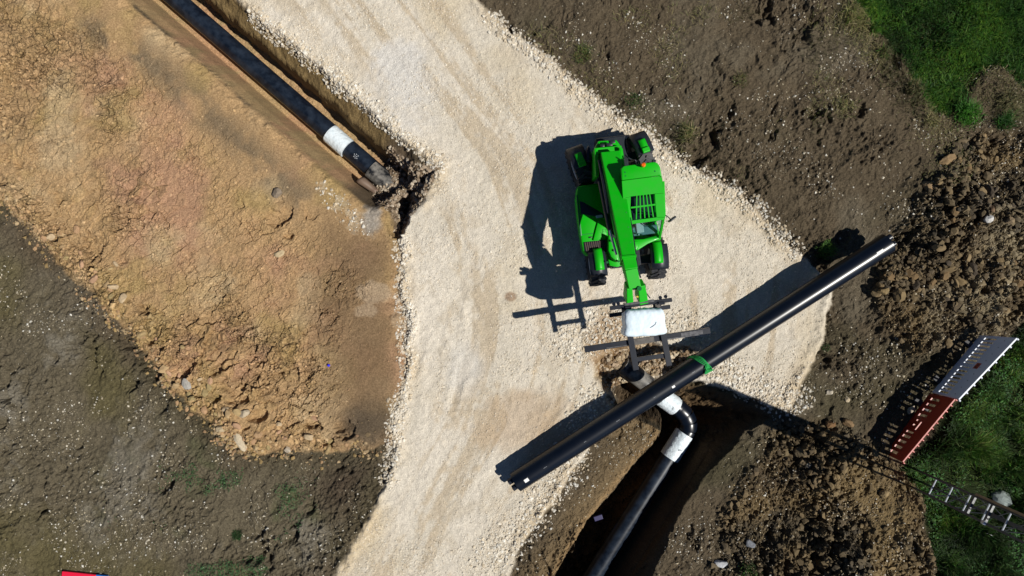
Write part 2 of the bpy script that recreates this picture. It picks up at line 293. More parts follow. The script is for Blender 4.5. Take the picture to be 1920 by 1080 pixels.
# ------------------------------------------------------------------ materials
M = {}
def mat(name, base, rough=.6, metal=0, coat=0, noise=None, spec=.5, attr=None, bump=None, sheen=0):
    """noise = (scale, strength, second colour); attr = name of a colour attribute that holds the base colour"""
    m = bpy.data.materials.new(name); m.use_nodes = True
    t = m.node_tree; b = t.nodes["Principled BSDF"]
    b.inputs['Roughness'].default_value = rough; b.inputs['Metallic'].default_value = metal
    b.inputs['Coat Weight'].default_value = coat; b.inputs['Coat Roughness'].default_value = .08
    b.inputs['Specular IOR Level'].default_value = spec
    b.inputs['Base Color'].default_value = (*base, 1)
    co = t.nodes.new("ShaderNodeTexCoord")
    src = None
    if attr:
        a = t.nodes.new("ShaderNodeAttribute"); a.attribute_name = attr; src = a.outputs['Color']
    if noise:
        n = t.nodes.new("ShaderNodeTexNoise"); n.inputs['Scale'].default_value = noise[0]; n.inputs['Detail'].default_value = 6; n.inputs['Roughness'].default_value = .65
        t.links.new(co.outputs['Object'], n.inputs['Vector'])
        r = t.nodes.new("ShaderNodeValToRGB"); r.color_ramp.elements[0].position = .38; r.color_ramp.elements[1].position = .66
        t.links.new(n.outputs['Fac'], r.inputs['Fac'])
        mx_ = t.nodes.new("ShaderNodeMix"); mx_.data_type = 'RGBA'
        if attr:
            mx_.blend_type = 'MULTIPLY'; mx_.inputs['Factor'].default_value = noise[1]
            t.links.new(src, mx_.inputs['A']); t.links.new(r.outputs['Color'], mx_.inputs['B'])
            r.color_ramp.elements[0].color = (.55, .53, .5, 1); r.color_ramp.elements[1].color = (1.25, 1.25, 1.25, 1)
        else:
            mul = t.nodes.new("ShaderNodeMath"); mul.operation = 'MULTIPLY'; mul.inputs[1].default_value = noise[1]
            t.links.new(r.outputs['Color'], mul.inputs[0]); t.links.new(mul.outputs[0], mx_.inputs['Factor'])
            mx_.inputs['A'].default_value = (*base, 1); mx_.inputs['B'].default_value = (*noise[2], 1)
            rr = t.nodes.new("ShaderNodeMapRange"); rr.inputs['To Min'].default_value = rough; rr.inputs['To Max'].default_value = min(1, rough+.35*noise[1])
            t.links.new(mul.outputs[0], rr.inputs['Value']); t.links.new(rr.outputs[0], b.inputs['Roughness'])
        src = mx_.outputs['Result']
    if src: t.links.new(src, b.inputs['Base Color'])
    if bump:
        v = t.nodes.new("ShaderNodeTexVoronoi" if bump[2] else "ShaderNodeTexNoise"); v.inputs['Scale'].default_value = bump[0]
        t.links.new(co.outputs['Object'], v.inputs['Vector'])
        bp = t.nodes.new("ShaderNodeBump"); bp.inputs['Strength'].default_value = bump[1]; bp.inputs['Distance'].default_value = bump[3] if len(bump) > 3 else .02
        t.links.new(v.outputs[0], bp.inputs['Height']); t.links.new(bp.outputs[0], b.inputs['Normal'])
    M[name] = m; return m
mat('earth', (.1, .08, .06), .95, spec=.15, attr='col', noise=(26, .8, None), bump=(55, .55, False, .03))
m = mat('cracked_clay', (.4, .27, .14), .95, spec=.12, attr='col', noise=(24, .75, None), bump=(60, .5, False, .03))
t = m.node_tree; bs_ = t.nodes["Principled BSDF"]; old = bs_.inputs['Normal'].links[0].from_node
at_ = next(n for n in t.nodes if n.type == 'ATTRIBUTE'); tc = next(n for n in t.nodes if n.type == 'TEX_COORD')
nz = t.nodes.new("ShaderNodeTexNoise"); nz.inputs['Scale'].default_value = 5; nz.inputs['Detail'].default_value = 4
add = t.nodes.new("ShaderNodeMix"); add.data_type = 'VECTOR'; add.inputs['Factor'].default_value = .16
t.links.new(tc.outputs['Object'], nz.inputs['Vector']); t.links.new(tc.outputs['Object'], add.inputs['A']); t.links.new(nz.outputs['Color'], add.inputs['B'])
prev = old
for sc_, dist in ((3.6, .07), (9.0, .035)):
    vo = t.nodes.new("ShaderNodeTexVoronoi"); vo.feature = 'DISTANCE_TO_EDGE'; vo.inputs['Scale'].default_value = sc_; t.links.new(add.outputs['Result'], vo.inputs['Vector'])
    mr = t.nodes.new("ShaderNodeMapRange"); mr.inputs['From Max'].default_value = .10; t.links.new(vo.outputs['Distance'], mr.inputs['Value'])
    bp = t.nodes.new("ShaderNodeBump"); bp.inputs['Distance'].default_value = dist
    t.links.new(at_.outputs['Alpha'], bp.inputs['Strength']); t.links.new(mr.outputs[0], bp.inputs['Height']); t.links.new(bp.outputs[0], prev.inputs['Normal']); prev = bp
mat('gravel_bed', (.5, .45, .36), .95, spec=.15, attr='col', noise=(30, .45, None), bump=(30, .55, True, .022))
mat('stone', (.4, .35, .3), .9, spec=.2, attr='col', noise=(30, .4, None))
mat('blade', (.05, .1, .02), .6, spec=.25, attr='col')
mat('green_paint', (.001, .43, .002), .42, coat=.05, spec=.35, noise=(5, .35, (.025, .32, .02)))
mat('dark_green_paint', (.006, .16, .035), .4, coat=.2, noise=(9, .3, (.01, .1, .03)))
mat('black_pe', (.002, .0045, .011), .30, noise=(2.6, .10, (.02, .024, .03)), spec=.5)
mat('dusty_pe', (.003, .006, .013), .32, noise=(3.4, .34, (.05, .072, .11)), spec=.5)
mat('muddy_pe', (.008, .010, .014), .42, noise=(3.0, .95, (.30, .28, .25)), spec=.4)
mat('white_wrap', (.74, .81, .86), .28, noise=(5, .45, (.50, .62, .70)), bump=(9, .6, False, .05))
mat('white_sack', (.70, .82, .90), .5, noise=(4, .2, (.70, .78, .84)), bump=(5, .5, False, .05))
mat('white_label', (.8, .8, .78), .5)
mat('ink', (.03, .03, .03), .7)
mat('grey_print', (.32, .34, .37), .6)
mat('rubber', (.016, .018, .024), .6, noise=(12, .5, (.085, .08, .075)))
mat('black_plastic', (.014, .018, .026), .36, noise=(14, .3, (.04, .042, .048)), spec=.4)
mat('steel_dark', (.010, .013, .022), .33, noise=(8, .25, (.022, .025, .034)), spec=.4)
mat('steel_worn', (.09, .09, .10), .5, noise=(14, .8, (.03, .03, .035)))
mat('timber_grey', (.13, .12, .11), .85, noise=(10, .7, (.07, .06, .055)))
mat('timber', (.30, .20, .11), .8, noise=(8, .7, (.20, .13, .07)))
mat('board_tan', (.34, .24, .14), .8, noise=(6, .6, (.26, .18, .10)))
mat('galvanised', (.62, .66, .72), .38, metal=.5, noise=(20, .4, (.45, .48, .52)))
mat('mast_steel', (.06, .068, .08), .45, noise=(20, .5, (.10, .10, .10)))
mat('orange_lens', (.85, .13, .01), .25, coat=.4)
mat('glass_dark', (.03, .10, .11), .06, spec=.8, coat=.5)
mat('dash', (.11, .20, .22), .6, noise=(14, .4, (.06, .11, .12)))
mat('seat', (.03, .032, .035), .8, noise=(20, .5, (.05, .05, .05)))
mat('brown_vent', (.055, .035, .030), .6, noise=(20, .7, (.10, .065, .055)))
mat('light_grey', (.45, .48, .5), .5)
mat('green_sling', (.01, .30, .06), .8, noise=(30, .5, (.03, .45, .10)))
mat('red_plastic', (.36, .030, .012), .42, noise=(7, .4, (.26, .022, .010)))
mat('white_plastic', (.66, .70, .78), .42, noise=(7, .35, (.55, .58, .64)))
mat('reflective', (.82, .78, .74), .35)
mat('label_red', (.45, .06, .03), .5)
mat('rod_red', (.72, .010, .045), .4, noise=(9, .3, (.6, .02, .05)))
mat('rod_blue', (.02, .17, .62), .4)
mat('violet_plastic', (.022, .018, .09), .5, noise=(12, .4, (.03, .028, .08)))
mat('blue_plastic', (.03, .03, .75), .4)
mat('brown_sheet', (.16, .105, .075), .55, noise=(8, .5, (.20, .15, .11)))
mat('yellow_print', (.55, .42, .03), .5)

# clear glass for the cab
g = bpy.data.materials.new('cab_glass'); g.use_nodes = True; t = g.node_tree; b = t.nodes["Principled BSDF"]
b.inputs['Base Color'].default_value = (.75, .92, .90, 1); b.inputs['Roughness'].default_value = .02
b.inputs['IOR'].default_value = 1.2
tr = t.nodes.new("ShaderNodeBsdfTransparent"); tr.inputs[0].default_value = (.62, .82, .80, 1)
gl = t.nodes.new("ShaderNodeBsdfGlossy"); gl.inputs['Roughness'].default_value = .03
ms = t.nodes.new("ShaderNodeMixShader"); ms.inputs[0].default_value = .05; t.links.new(tr.outputs[0], ms.inputs[1]); t.links.new(gl.outputs[0], ms.inputs[2])
t.links.new(ms.outputs[0], t.nodes["Material Output"].inputs[0]); M['cab_glass'] = g

# ------------------------------------------------------------------ object helpers
WL = {}                        # world origin of each parent
def tag(o, label=None, cat=None, group=None, kind=None):
    for k, v in (('label', label), ('category', cat), ('group', group), ('kind', kind)):
        if v: o[k] = v
    return o
def empty(name, loc, label, cat, group=None):
    o = bpy.data.objects.new(name, None); o.empty_display_size = .3; C.objects.link(o); o.location = loc
    WL[o.name] = Vector(loc); return tag(o, label, cat, group)
def np_mesh(name, V, Fc, colr=None, m=None, smooth=False):
    me = bpy.data.meshes.new(name); k = Fc.shape[1]
    me.vertices.add(len(V)); me.vertices.foreach_set("co", np.ascontiguousarray(V, np.float32).ravel())
    me.loops.add(Fc.size); me.loops.foreach_set("vertex_index", np.ascontiguousarray(Fc, np.int32).ravel())
    me.polygons.add(len(Fc)); me.polygons.foreach_set("loop_start", np.arange(0, Fc.size, k, dtype=np.int32))
    me.polygons.foreach_set("use_smooth", np.full(len(Fc), smooth))
    if colr is not None:
        a = me.attributes.new("col", 'FLOAT_COLOR', 'POINT')
        a.data.foreach_set("color", np.concatenate([colr, np.ones((len(colr), 1))] if colr.shape[1] == 3 else [colr], 1).astype(np.float32).ravel())
    me.update(calc_edges=True)
    if m: me.materials.append(M[m])
    return me
def np_obj(name, V, Fc, colr, m, smooth=False, kind=None, label=None, cat=None, loc=None):
    if loc is not None: V = V-np.array(loc)
    o = bpy.data.objects.new(name, np_mesh(name, V, Fc, colr, m, smooth)); C.objects.link(o)
    if loc is not None: o.location = loc; WL[o.name] = Vector(loc)
    return tag(o, label, cat, None, kind)

class MB:
    def __init__(s): s.v = []; s.f = []
    def add(s, vs, fs):
        n = len(s.v); s.v += [Vector(q) for q in vs]; s.f += [tuple(i+n for i in f) for f in fs]; return s
    def hexa(s, a, b):         # two matching rings of points joined and capped
        n = len(a)
        return s.add(list(a)+list(b), [tuple(range(n))[::-1], tuple(range(n, 2*n))]+[(i, (i+1) % n, n+(i+1) % n, n+i) for i in range(n)])
    def box(s, c, size, M3=None):
        M3 = M3 or Matrix.Identity(3); c = Vector(c); x, y, z = [q/2 for q in size]
        r = lambda zz: [c+M3@Vector((sx_*x, sy_*y, zz)) for sx_, sy_ in ((-1, -1), (1, -1), (1, 1), (-1, 1))]
        return s.hexa(r(-z), r(z))
    def bar(s, p, q, wd, ht, up=Vector((0, 0, 1)), w2=None, h2_=None):   # p,q: centre line
        p = Vector(p); q = Vector(q); d = (q-p).normalized(); sd = d.cross(up).normalized(); u = sd.cross(d)
        w2 = w2 or wd; h2_ = h2_ or ht
        ring = lambda c, a, b: [c-sd*a/2-u*b/2, c+sd*a/2-u*b/2, c+sd*a/2+u*b/2, c-sd*a/2+u*b/2]
        return s.hexa(ring(p, wd, ht), ring(q, w2, h2_))
    def prism(s, top, z0, dz_bottom=None, shrink=0):   # top: list of points; walls go straight down to z0
        c = sum((Vector(p) for p in top), Vector())/len(top)
        bot = [Vector((p[0]+(c.x-p[0])*shrink, p[1]+(c.y-p[1])*shrink, z0)) for p in top]
        return s.hexa(bot, [Vector(p) for p in top])
    def tube(s, path, r, n=20, caps=True):
        path = [Vector(p) for p in path]; rs = r if isinstance(r, (list, tuple)) else [r]*len(path)
        T = []
        for i in range(len(path)):
            a = path[max(i-1, 0)]; b = path[min(i+1, len(path)-1)]; T.append((b-a).normalized())
        up = Vector((0, 0, 1)) if abs(T[0].z) < .9 else Vector((1, 0, 0))
        vs = []; sd = T[0].cross(up).normalized()
        for p, tn, rr in zip(path, T, rs):
            sd = (sd-tn*sd.dot(tn)).normalized(); u = sd.cross(tn)
            vs += [p+(sd*math.cos(k*2*math.pi/n)+u*math.sin(k*2*math.pi/n))*rr for k in range(n)]
        fs = [(i*n+k, i*n+(k+1) % n, (i+1)*n+(k+1) % n, (i+1)*n+k) for i in range(len(path)-1) for k in range(n)]
        if caps: fs += [tuple(range(n))[::-1], tuple(range((len(path)-1)*n, len(path)*n))]
        return s.add(vs, fs)
    def build(s, name, m, parent=None, bevel=0, smooth=False, loc=None, seg=2):
        if loc is None: loc = WL[parent.name] if parent else Vector((0, 0, 0))
        loc = Vector(loc)
        me = bpy.data.meshes.new(name); me.from_pydata([v-loc for v in s.v], [], s.f); me.materials.append(M[m])
        bm = bmesh.new(); bm.from_mesh(me); bmesh.ops.recalc_face_normals(bm, faces=bm.faces)
        if bevel:
            ed = [e for e in bm.edges if len(e.link_faces) == 2 and e.calc_face_angle(0) > .5]
            bmesh.ops.bevel(bm, geom=ed, offset=bevel, segments=seg, affect='EDGES', profile=.5, clamp_overlap=True)
        if smooth:
            for f in bm.faces: f.smooth = True
            for e in bm.edges:
                if len(e.link_faces) == 2 and e.calc_face_angle(0) > .7: e.smooth = False
        bm.to_mesh(me); bm.free()
        o = bpy.data.objects.new(name, me); C.objects.link(o)
        if parent: o.parent = parent; o.location = loc-WL[parent.name]
        else: o.location = loc
        WL[o.name] = loc
        return o

# ------------------------------------------------------------------ the ground, one height field cut into its surfaces
nr, nc = X.shape
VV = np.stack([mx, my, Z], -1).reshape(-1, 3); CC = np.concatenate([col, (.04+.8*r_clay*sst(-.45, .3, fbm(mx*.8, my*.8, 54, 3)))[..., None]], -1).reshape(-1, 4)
idx = np.arange(nr*nc).reshape(nr, nc)
Q = np.stack([idx[1:, :-1], idx[1:, 1:], idx[:-1, 1:], idx[:-1, :-1]], -1).reshape(-1, 4)
fc = lambda A: (0.25*(A[1:, :-1]+A[1:, 1:]+A[:-1, 1:]+A[:-1, :-1])).reshape(-1)
zone = np.zeros(len(Q), int)
zone[fc(d_road) > 0] = 1; zone[(fc(d_clay) > 0) & (zone == 0)] = 2
zone[fc(d_spA) > 0] = 3; zone[(fc(d_spB) > 0)] = 4
zone[(fc(d_gA) > 0)] = 5; zone[(fc(d_gB) > 0)] = 6
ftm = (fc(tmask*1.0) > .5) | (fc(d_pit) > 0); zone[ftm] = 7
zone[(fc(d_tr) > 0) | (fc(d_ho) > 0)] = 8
ZN = {0: ('ground', 'earth', 'bare dark brown soil flecked with small pale stones'), 1: ('gravel_road', 'gravel_bed', 'pale crushed limestone haul road running top to bottom'),
      2: ('clay_terrace', 'cracked_clay', 'tan and pinkish broken clay spread left of the gravel road'), 3: ('spoil_heap', 'earth', 'dark clod heap beyond the right end of the long pipe'),
      4: ('spoil_heap', 'earth', 'brown clod heap to the right of the lower trench'), 5: ('meadow', 'earth', 'long green grass field in the upper right corner'),
      6: ('grass_verge', 'earth', 'rank green grass behind the plastic barriers'), 7: ('pipe_trench', 'earth', 'straight open trench along the left of the road'),
      8: ('pipe_trench', 'earth', 'deep shaded trench and hollow at the bottom right of the road')}
for k, (nm, mm, lb) in ZN.items():
    f = Q[zone == k]; u, inv = np.unique(f, return_inverse=True)
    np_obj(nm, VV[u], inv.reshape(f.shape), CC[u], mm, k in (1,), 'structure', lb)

# ------------------------------------------------------------------ loose stones and clods (uncountable)
def ico(n=1):
    bm = bmesh.new(); bmesh.ops.create_icosphere(bm, subdivisions=n, radius=1)
    v = np.array([q.co[:] for q in bm.verts]); f = np.array([[q.index for q in p.verts] for p in bm.faces]); bm.free(); return v, f
OCT = (np.array([(1,0,0),(-1,0,0),(0,1,0),(0,-1,0),(0,0,1),(0,0,-1)], float), np.array([(0,2,4),(2,1,4),(1,3,4),(3,0,4),(2,0,5),(1,2,5),(3,1,5),(0,3,5)]))
ICO = ico(1)
def rand_rot(n):
    q = rng.normal(size=(n, 4)); q /= np.linalg.norm(q, axis=1)[:, None]; a, b, c, d = q.T
    return np.stack([np.stack([1-2*(c*c+d*d), 2*(b*c-a*d), 2*(b*d+a*c)], -1), np.stack([2*(b*c+a*d), 1-2*(b*b+d*d), 2*(c*d-a*b)], -1), np.stack([2*(b*d-a*c), 2*(c*d+a*b), 1-2*(b*b+c*c)], -1)], 1)
def pick(weight, n, box=(-40, 2030, -40, 1120)):
    gx = np.empty(0); gy = np.empty(0)
    while len(gx) < n:
        a = rng.uniform(box[0], box[1], n*3); b = rng.uniform(box[2], box[3], n*3)
        k = rng.random(n*3) < look(weight, a, b)
        gx = np.append(gx, a[k]); gy = np.append(gy, b[k])
        if k.sum() == 0: break
    return gx[:n], gy[:n]
def stones(name, weight, n, smin, smax, pal, label, base=OCT, sink=.25, flat=.65, power=2.5, jit=.25, under=None):
    gx, gy = pick(weight, n); n = len(gx)
    s = smin+(smax-smin)*rng.random(n)**power
    bv, bf = base; V = np.repeat(bv[None], n, 0)*(1+jit*rng.normal(size=(n, len(bv), 1)))
    V = V*np.stack([np.ones(n), rng.uniform(.6, 1, n), rng.uniform(.5, .9, n)], -1)[:, None]
    V = np.einsum('nij,nkj->nki', rand_rot(n), V); V[..., 2] *= flat
    V = V*s[:, None, None]
    pos = np.stack([(gx-960)/S0, -(gy-540)/S0, look(Z, gx, gy)+s*flat*(1-2*sink)*.6], -1)
    V = V+pos[:, None]
    pal = np.array(pal); cc = pal[rng.integers(0, len(pal), n)]*rng.uniform(.75, 1.2, (n, 1))
    if under is not None:
        uc = np.stack([look(col[..., i], gx, gy) for i in range(3)], -1); cc = cc*(1-under)+uc*under*rng.uniform(.85, 1.5, (n, 1))
    Fc = (bf[None]+(np.arange(n)*len(bv))[:, None, None]).reshape(-1, 3)
    np_obj(name, V.reshape(-1, 3), Fc, np.repeat(np.clip(cc, .01, .85), len(bv), 0), 'stone', False, 'stuff', label)
lime = [(.64, .58, .48), (.70, .65, .56), (.52, .45, .35), (.58, .48, .34), (.72, .70, .64)]
m_in = sst(2, 10, d_road)*(1-sst(-2, 5, d_ho))*(1-sst(-3, 4, d_tr))*(1-tmask)*(d_pit < 0)
edgeb = sst(34, 4, np.abs(d_road))
stones('gravel', m_in*(.12+.8*sst(-.15, .5, n_mid+.5*n_low))*(1-.75*lanes)*(.35+.65*sst(-.3, .3, stk)), 38000, .009, .034, lime, 'small crushed stone covering the pale road', under=.5)
wind = sst(26, 6, seg_dist(wx, wy, [(473,30),(565,106),(657,177),(757,259),(822,316)], False))*(d_road > -8)
wind = np.maximum(wind, sst(22, 5, seg_dist(wx, wy, [(748,450),(754,520),(762,600),(768,690),(748,770),(740,830),(725,900)], False)))
wind = np.maximum(wind, .8*sst(26, 5, seg_dist(wx, wy, [(925,40),(1060,150),(1150,218),(1215,250),(1270,300),(1330,335),(1420,395),(1490,470)], False)))
wind = np.maximum(wind, .8*sst(60, 8, seg_dist(wx, wy, [(1080,640),(1130,615),(1220,625),(1290,630)], False))*(d_ho < 4))
wind = np.maximum(wind, sst(42, 8, seg_dist(wx, wy, [(1345,690),(1400,720),(1455,752),(1490,745)], False))*(d_tr < 0))
wind = np.maximum(wind, .22*sst(24, 4, seg_dist(wx, wy, [(608,352),(645,392),(682,428)], False)))
wind = np.maximum(wind, .6*sst(50, 8, seg_dist(wx, wy, [(1110,760),(1060,880),(1000,960),(930,1040)], False)))
stones('gravel_windrow', wind, 9500, .022, .062, lime, 'coarser loose limestone rolled up along the road edges', ICO, power=2, under=.25)
stones('pit_rubble', np.maximum(np.maximum(sst(-2, 6, d_pit)*.9, 1.0*(q_ < .62)), 0.8*sst(6, 16, d_ho)*(d_tr < 0)), 2400, .025, .08, [(.22, .16, .10), (.38, .30, .22), (.55, .48, .38), (.14, .10, .07)], 'muddy rubble in the hollows at the pipe ends', ICO, power=1.8, under=.3)
soilw = (1-sst(-8, 2, d_road))*(1-sst(-6, 2, d_clay))*(1-m_gr)*(1-.6*m_sp)*(1-tmask)*(d_pit < 0)*(d_ho < 0)*(d_tr < 0)
stones('soil_stones', soilw*(.05+.95*sst(-.1, .5, fbm(mx*1.1, my*1.1, 120, 4))), 14000, .008, .044, [(.55, .50, .40), (.42, .36, .25), (.62, .60, .54), (.30, .26, .19)], 'pale flints strewn through the dark soil', power=4.5)
clayw = sst(4, 14, d_clay)*(1-m_road)*(1-tmask)*(d_pit < 0)
stones('clay_crumbs', clayw*(.05+r_clay*h_b), 6000, .012, .045, [(.36, .25, .11), (.38, .22, .12), (.45, .33, .19)], 'crumbs of tan clay', ICO, power=3, under=.75)
stones('clay_lumps', clayw*(.03+sst(60, 8, d_edge+20*n_mid))*sst(60, 120, d_lip), 700, .03, .085, [(.36, .25, .11), (.38, .22, .12), (.45, .33, .19)], 'broken clay lumps along the lip of the terrace', ICO, power=2.2, under=.7, sink=.45)
edgew = sst(26, 4, np.abs(d_edge))*(d_road < -10)*sst(80, 140, d_lip)*(.2+.8*sst(-.2, .4, fbm(mx*1.4, my*1.4, 55, 3)))
stones('edge_clods', edgew*(.25+sst(-.1, .5, n_mid)), 1100, .015, .08, [(.36, .25, .11), (.38, .24, .13), (.42, .31, .18)], 'loose clay clods spilled along the ragged lip of the terrace', ICO, power=2.4, under=.15, sink=.2)
stones('spoil_crumbs', m_sp*(1-m_gr)*(d_tr < 0), 7000, .010, .035, [(.16, .12, .065), (.24, .18, .10), (.07, .058, .045)], 'fine crumbs over the soil heaps', power=2, under=.4)
stones('spoil_clods', m_sp*(1-.85*smooth_b)*(1-.8*smooth_a)*(1-m_gr)*(d_tr < 0)*(.06+clod), 5200, .018, .13, [(.10, .075, .042), (.14, .10, .055), (.055, .045, .034), (.20, .15, .08)], 'broken clods of dug soil on the heaps', ICO, power=3, under=.75, sink=.4, flat=.7)
stones('spoil_chips', m_sp*(.15+.85*sst(0, .4, fbm(mx*1.1, my*1.1, 121, 3)))*(d_tr < 0), 6000, .010, .034, [(.5, .42, .28), (.58, .54, .46), (.34, .26, .14)], 'pale stone chips on the spoil heaps', power=3)

# ------------------------------------------------------------------ grass (uncountable) and single tufts
def blades(gx, gy, L, Wd, cols, lean_dir=None, lean=.5, spread=1.0, z0=None):
    n = len(gx); th = rng.uniform(0, 2*math.pi, n); L = L*(.55+.9*sst(-.5, .5, fbm((gx-960)/S0*1.1, (gy-540)/S0*1.1, 151, 3)))
    if lean_dir is not None: th = np.where(rng.random(n) < .75, lean_dir+rng.normal(0, .55, n), th)
    L = L*rng.uniform(.55, 1.15, n); le = np.clip(lean*rng.uniform(.4, 1.4, n), .05, 1.3)
    base = np.stack([(gx-960)/S0, -(gy-540)/S0, (look(Z, gx, gy) if z0 is None else z0)-.01+0*gx], -1)
    d = np.stack([np.cos(th), np.sin(th), 0*th], -1); s = np.stack([-np.sin(th), np.cos(th), 0*th], -1); up = np.array([0, 0, 1.])
    a1 = le*.5; a2 = np.minimum(le*1.35, 1.45)
    mid = base+(d*np.sin(a1)[:, None]+up*np.cos(a1)[:, None])*(L*.55)[:, None]
    tip = mid+(d*np.sin(a2)[:, None]+up*np.cos(a2)[:, None])*(L*.45)[:, None]
    wv = s*(Wd*rng.uniform(.6, 1.2, n))[:, None]*.5
    V = np.stack([base-wv, base+wv, mid+wv*.8, mid-wv*.8, tip], 1).reshape(-1, 3)
    o = (np.arange(n)*5)[:, None]
    Fc = np.concatenate([o+np.array([0, 1, 2]), o+np.array([0, 2, 3]), o+np.array([3, 2, 4])], 0)
    cols = np.array(cols); cc = cols[rng.integers(0, len(cols), n)]*rng.uniform(.55, 1.4, (n, 1))
    pv = sst(-.5, .5, fbm((gx-960)/S0*.9, (gy-540)/S0*.9, 150, 3))[:, None]; cc = cc*(.40+.85*pv)*(1+float(cols[:, 0].mean() < .07)*(np.array([[.35, .05, -.1]]))*np.clip(pv*1.6-.6, 0, 1))
    return V, Fc, np.repeat(cc, 5, 0)
g_lush = [(.018, .085, .006), (.030, .105, .007), (.012, .056, .006), (.055, .125, .012)]
g_dry = [(.20, .17, .07), (.15, .14, .05), (.11, .13, .04), (.25, .21, .11)]
g_mix = [(a_*.8, b_*.8, c__*.8) for a_, b_, c__ in g_lush]+[(.05, .10, .015)]
wA = sst(-6, 14, d_gA)*(.35+.65*sst(-.35, .25, fbm(mx*1.2, my*1.2, 130, 3))); wB = sst(-8, 14, d_gB)*(.06+.94*sst(-.22, .25, fbm(mx*1.3, my*1.3, 131, 3)))
gx, gy = pick(wA, 52000, (1560, 2060, -60, 260)); V, Fc, cc = blades(gx, gy, .34, .016, g_lush, lean_dir=-2.1, lean=.9)
np_obj('long_grass', V, Fc, cc, 'blade', False, 'stuff', 'long combed green grass in the upper right corner')
gx, gy = pick(wB, 60000, (1680, 2060, 560, 1130)); V, Fc, cc = blades(gx, gy, .33, .016, g_mix, lean=.85)
np_obj('verge_grass', V, Fc, cc, 'blade', False, 'stuff', 'dense green grass behind the barriers')
wtl = sst(4, 26, d_gB)*sst(.02, .35, fbm(mx*1.5+7, my*1.5, 135, 3)); gx, gy = pick(wtl, 9000, (1690, 2040, 600, 1120)); V, Fc, cc = blades(gx, gy, .62, .020, g_lush+[(.06, .12, .02), (.09, .13, .04)], lean=.55)
np_obj('tall_weeds', V, Fc, cc, 'blade', False, 'stuff', 'taller ragged weeds standing up in the grass behind the barriers')
def leaves(gx, gy, L, cols, hmax):
    n = len(gx); th = rng.uniform(0, 2*math.pi, n); ti = rng.uniform(-.5, .5, n)
    z = look(Z, gx, gy)+rng.uniform(.05, hmax, n)
    c = np.stack([(gx-960)/S0, -(gy-540)/S0, z], -1); L = L*rng.uniform(.5, 1.2, n)
    d = np.stack([np.cos(th)*np.cos(ti), np.sin(th)*np.cos(ti), np.sin(ti)], -1); s = np.stack([-np.sin(th), np.cos(th), rng.uniform(-.4, .4, n)], -1)
    V = np.stack([c-d*L[:, None]*.5, c+s*L[:, None]*.28, c+d*L[:, None]*.5, c-s*L[:, None]*.28], 1).reshape(-1, 3)
    cols = np.array(cols); cc = cols[rng.integers(0, len(cols), n)]*rng.uniform(.6, 1.4, (n, 1))
    return V, (np.arange(n)*4)[:, None]+np.array([0, 1, 2, 3]), np.repeat(cc, 4, 0)
wl = sst(0, 14, d_gB)*sst(.0, .3, fbm(mx*1.1+3, my*1.1, 133, 3))
gx, gy = pick(wl, 3600, (1690, 1980, 640, 1120)); V, Fc, cc = leaves(gx, gy, .075, [(.018, .085, .008), (.030, .105, .010), (.014, .06, .010)], .32)
np_obj('broadleaf_weeds', V, Fc, cc, 'blade', False, 'stuff', 'broad leaved weeds among the grass behind the barriers')
ws = bl*.35*sst(.15, .5, fbm(mx*1.1, my*1.1, 134, 4))*sst(240, 60, np.hypot(X-420, Y-990)); gx, gy = pick(ws, 2600, (180, 620, 830, 1100))
V, Fc, cc = leaves(gx, gy, .045, [(.04, .10, .03), (.06, .12, .04), (.03, .075, .03)], .07); np_obj('seedling_weeds', V, Fc, cc, 'blade', False, 'stuff', 'thin green seedlings on the dark soil at the lower left')
wt = (1-m_gr)*sst(60, 10, seg_dist(wx, wy, [(1600,40),(1690,150),(1750,230),(1775,300)], False))*.8
wt = np.maximum(wt, sst(55, 15, seg_dist(wx, wy, [(1840,160),(1880,200),(1905,190)], False)))
wt = np.maximum(wt, .25*sst(60, 15, seg_dist(wx, wy, [(1010,90),(1090,130),(1180,200),(1260,280)], False))*(d_road < -6))
wt = np.maximum(wt, .32*sst(.15, .55, fbm(mx*.9, my*.9, 140, 3))*top_r*(d_road < -20)*(d_spA < 0))
gx, gy = pick(wt, 8200, (980, 1960, -30, 420)); V, Fc, cc = blades(gx, gy, .20, .011, g_dry, lean=1.1)
np_obj('dry_grass', V, Fc, cc, 'blade', False, 'stuff', 'thin straw coloured grass over the dark soil')

def tuft(name, px, py, rad, n, L, cols, label, cat='grass tuft', lean_dir=None, lean=.8):
    p = G(px, py); g0 = (960+p.x*S0, 540-p.y*S0)
    r = rad*np.sqrt(rng.random(n))*rng.uniform(.5, 1, n); a = rng.uniform(0, 2*math.pi, n)
    V, Fc, cc = blades(g0[0]+r*np.cos(a), g0[1]+r*np.sin(a), L, .014, cols, lean_dir, lean)
    np_obj(name, V, Fc, cc, 'blade', False, None, label, cat, tuple(p))
tuft('grass_tuft', 1600, 30, 26, 520, .42, g_dry+[(.12, .17, .03)], 'large straw yellow tuft at the edge of the upper right grass field', lean_dir=-1.2)
tuft('grass_tuft', 1640, 52, 14, 220, .32, g_lush, 'green tuft just right of the large straw yellow tuft', lean_dir=-1.2)
tuft('grass_tuft', 1660, 95, 15, 200, .34, g_dry+g_lush[:2], 'half dry tuft below the large straw tuft on the field edge', lean_dir=-2)
tuft('grass_tuft', 1712, 165, 20, 240, .28, g_dry+g_lush[:1], 'straggly dry tuft beside a dark hole on the field edge')
tuft('grass_tuft', 1745, 225, 16, 160, .26, g_dry, 'brown dry tuft at the lowest tip of the field edge')
tuft('grass_tuft', 1812, 215, 30, 620, .34, [(.025, .13, .008), (.04, .16, .012)], 'bright green clump under the bare patch in the upper right')
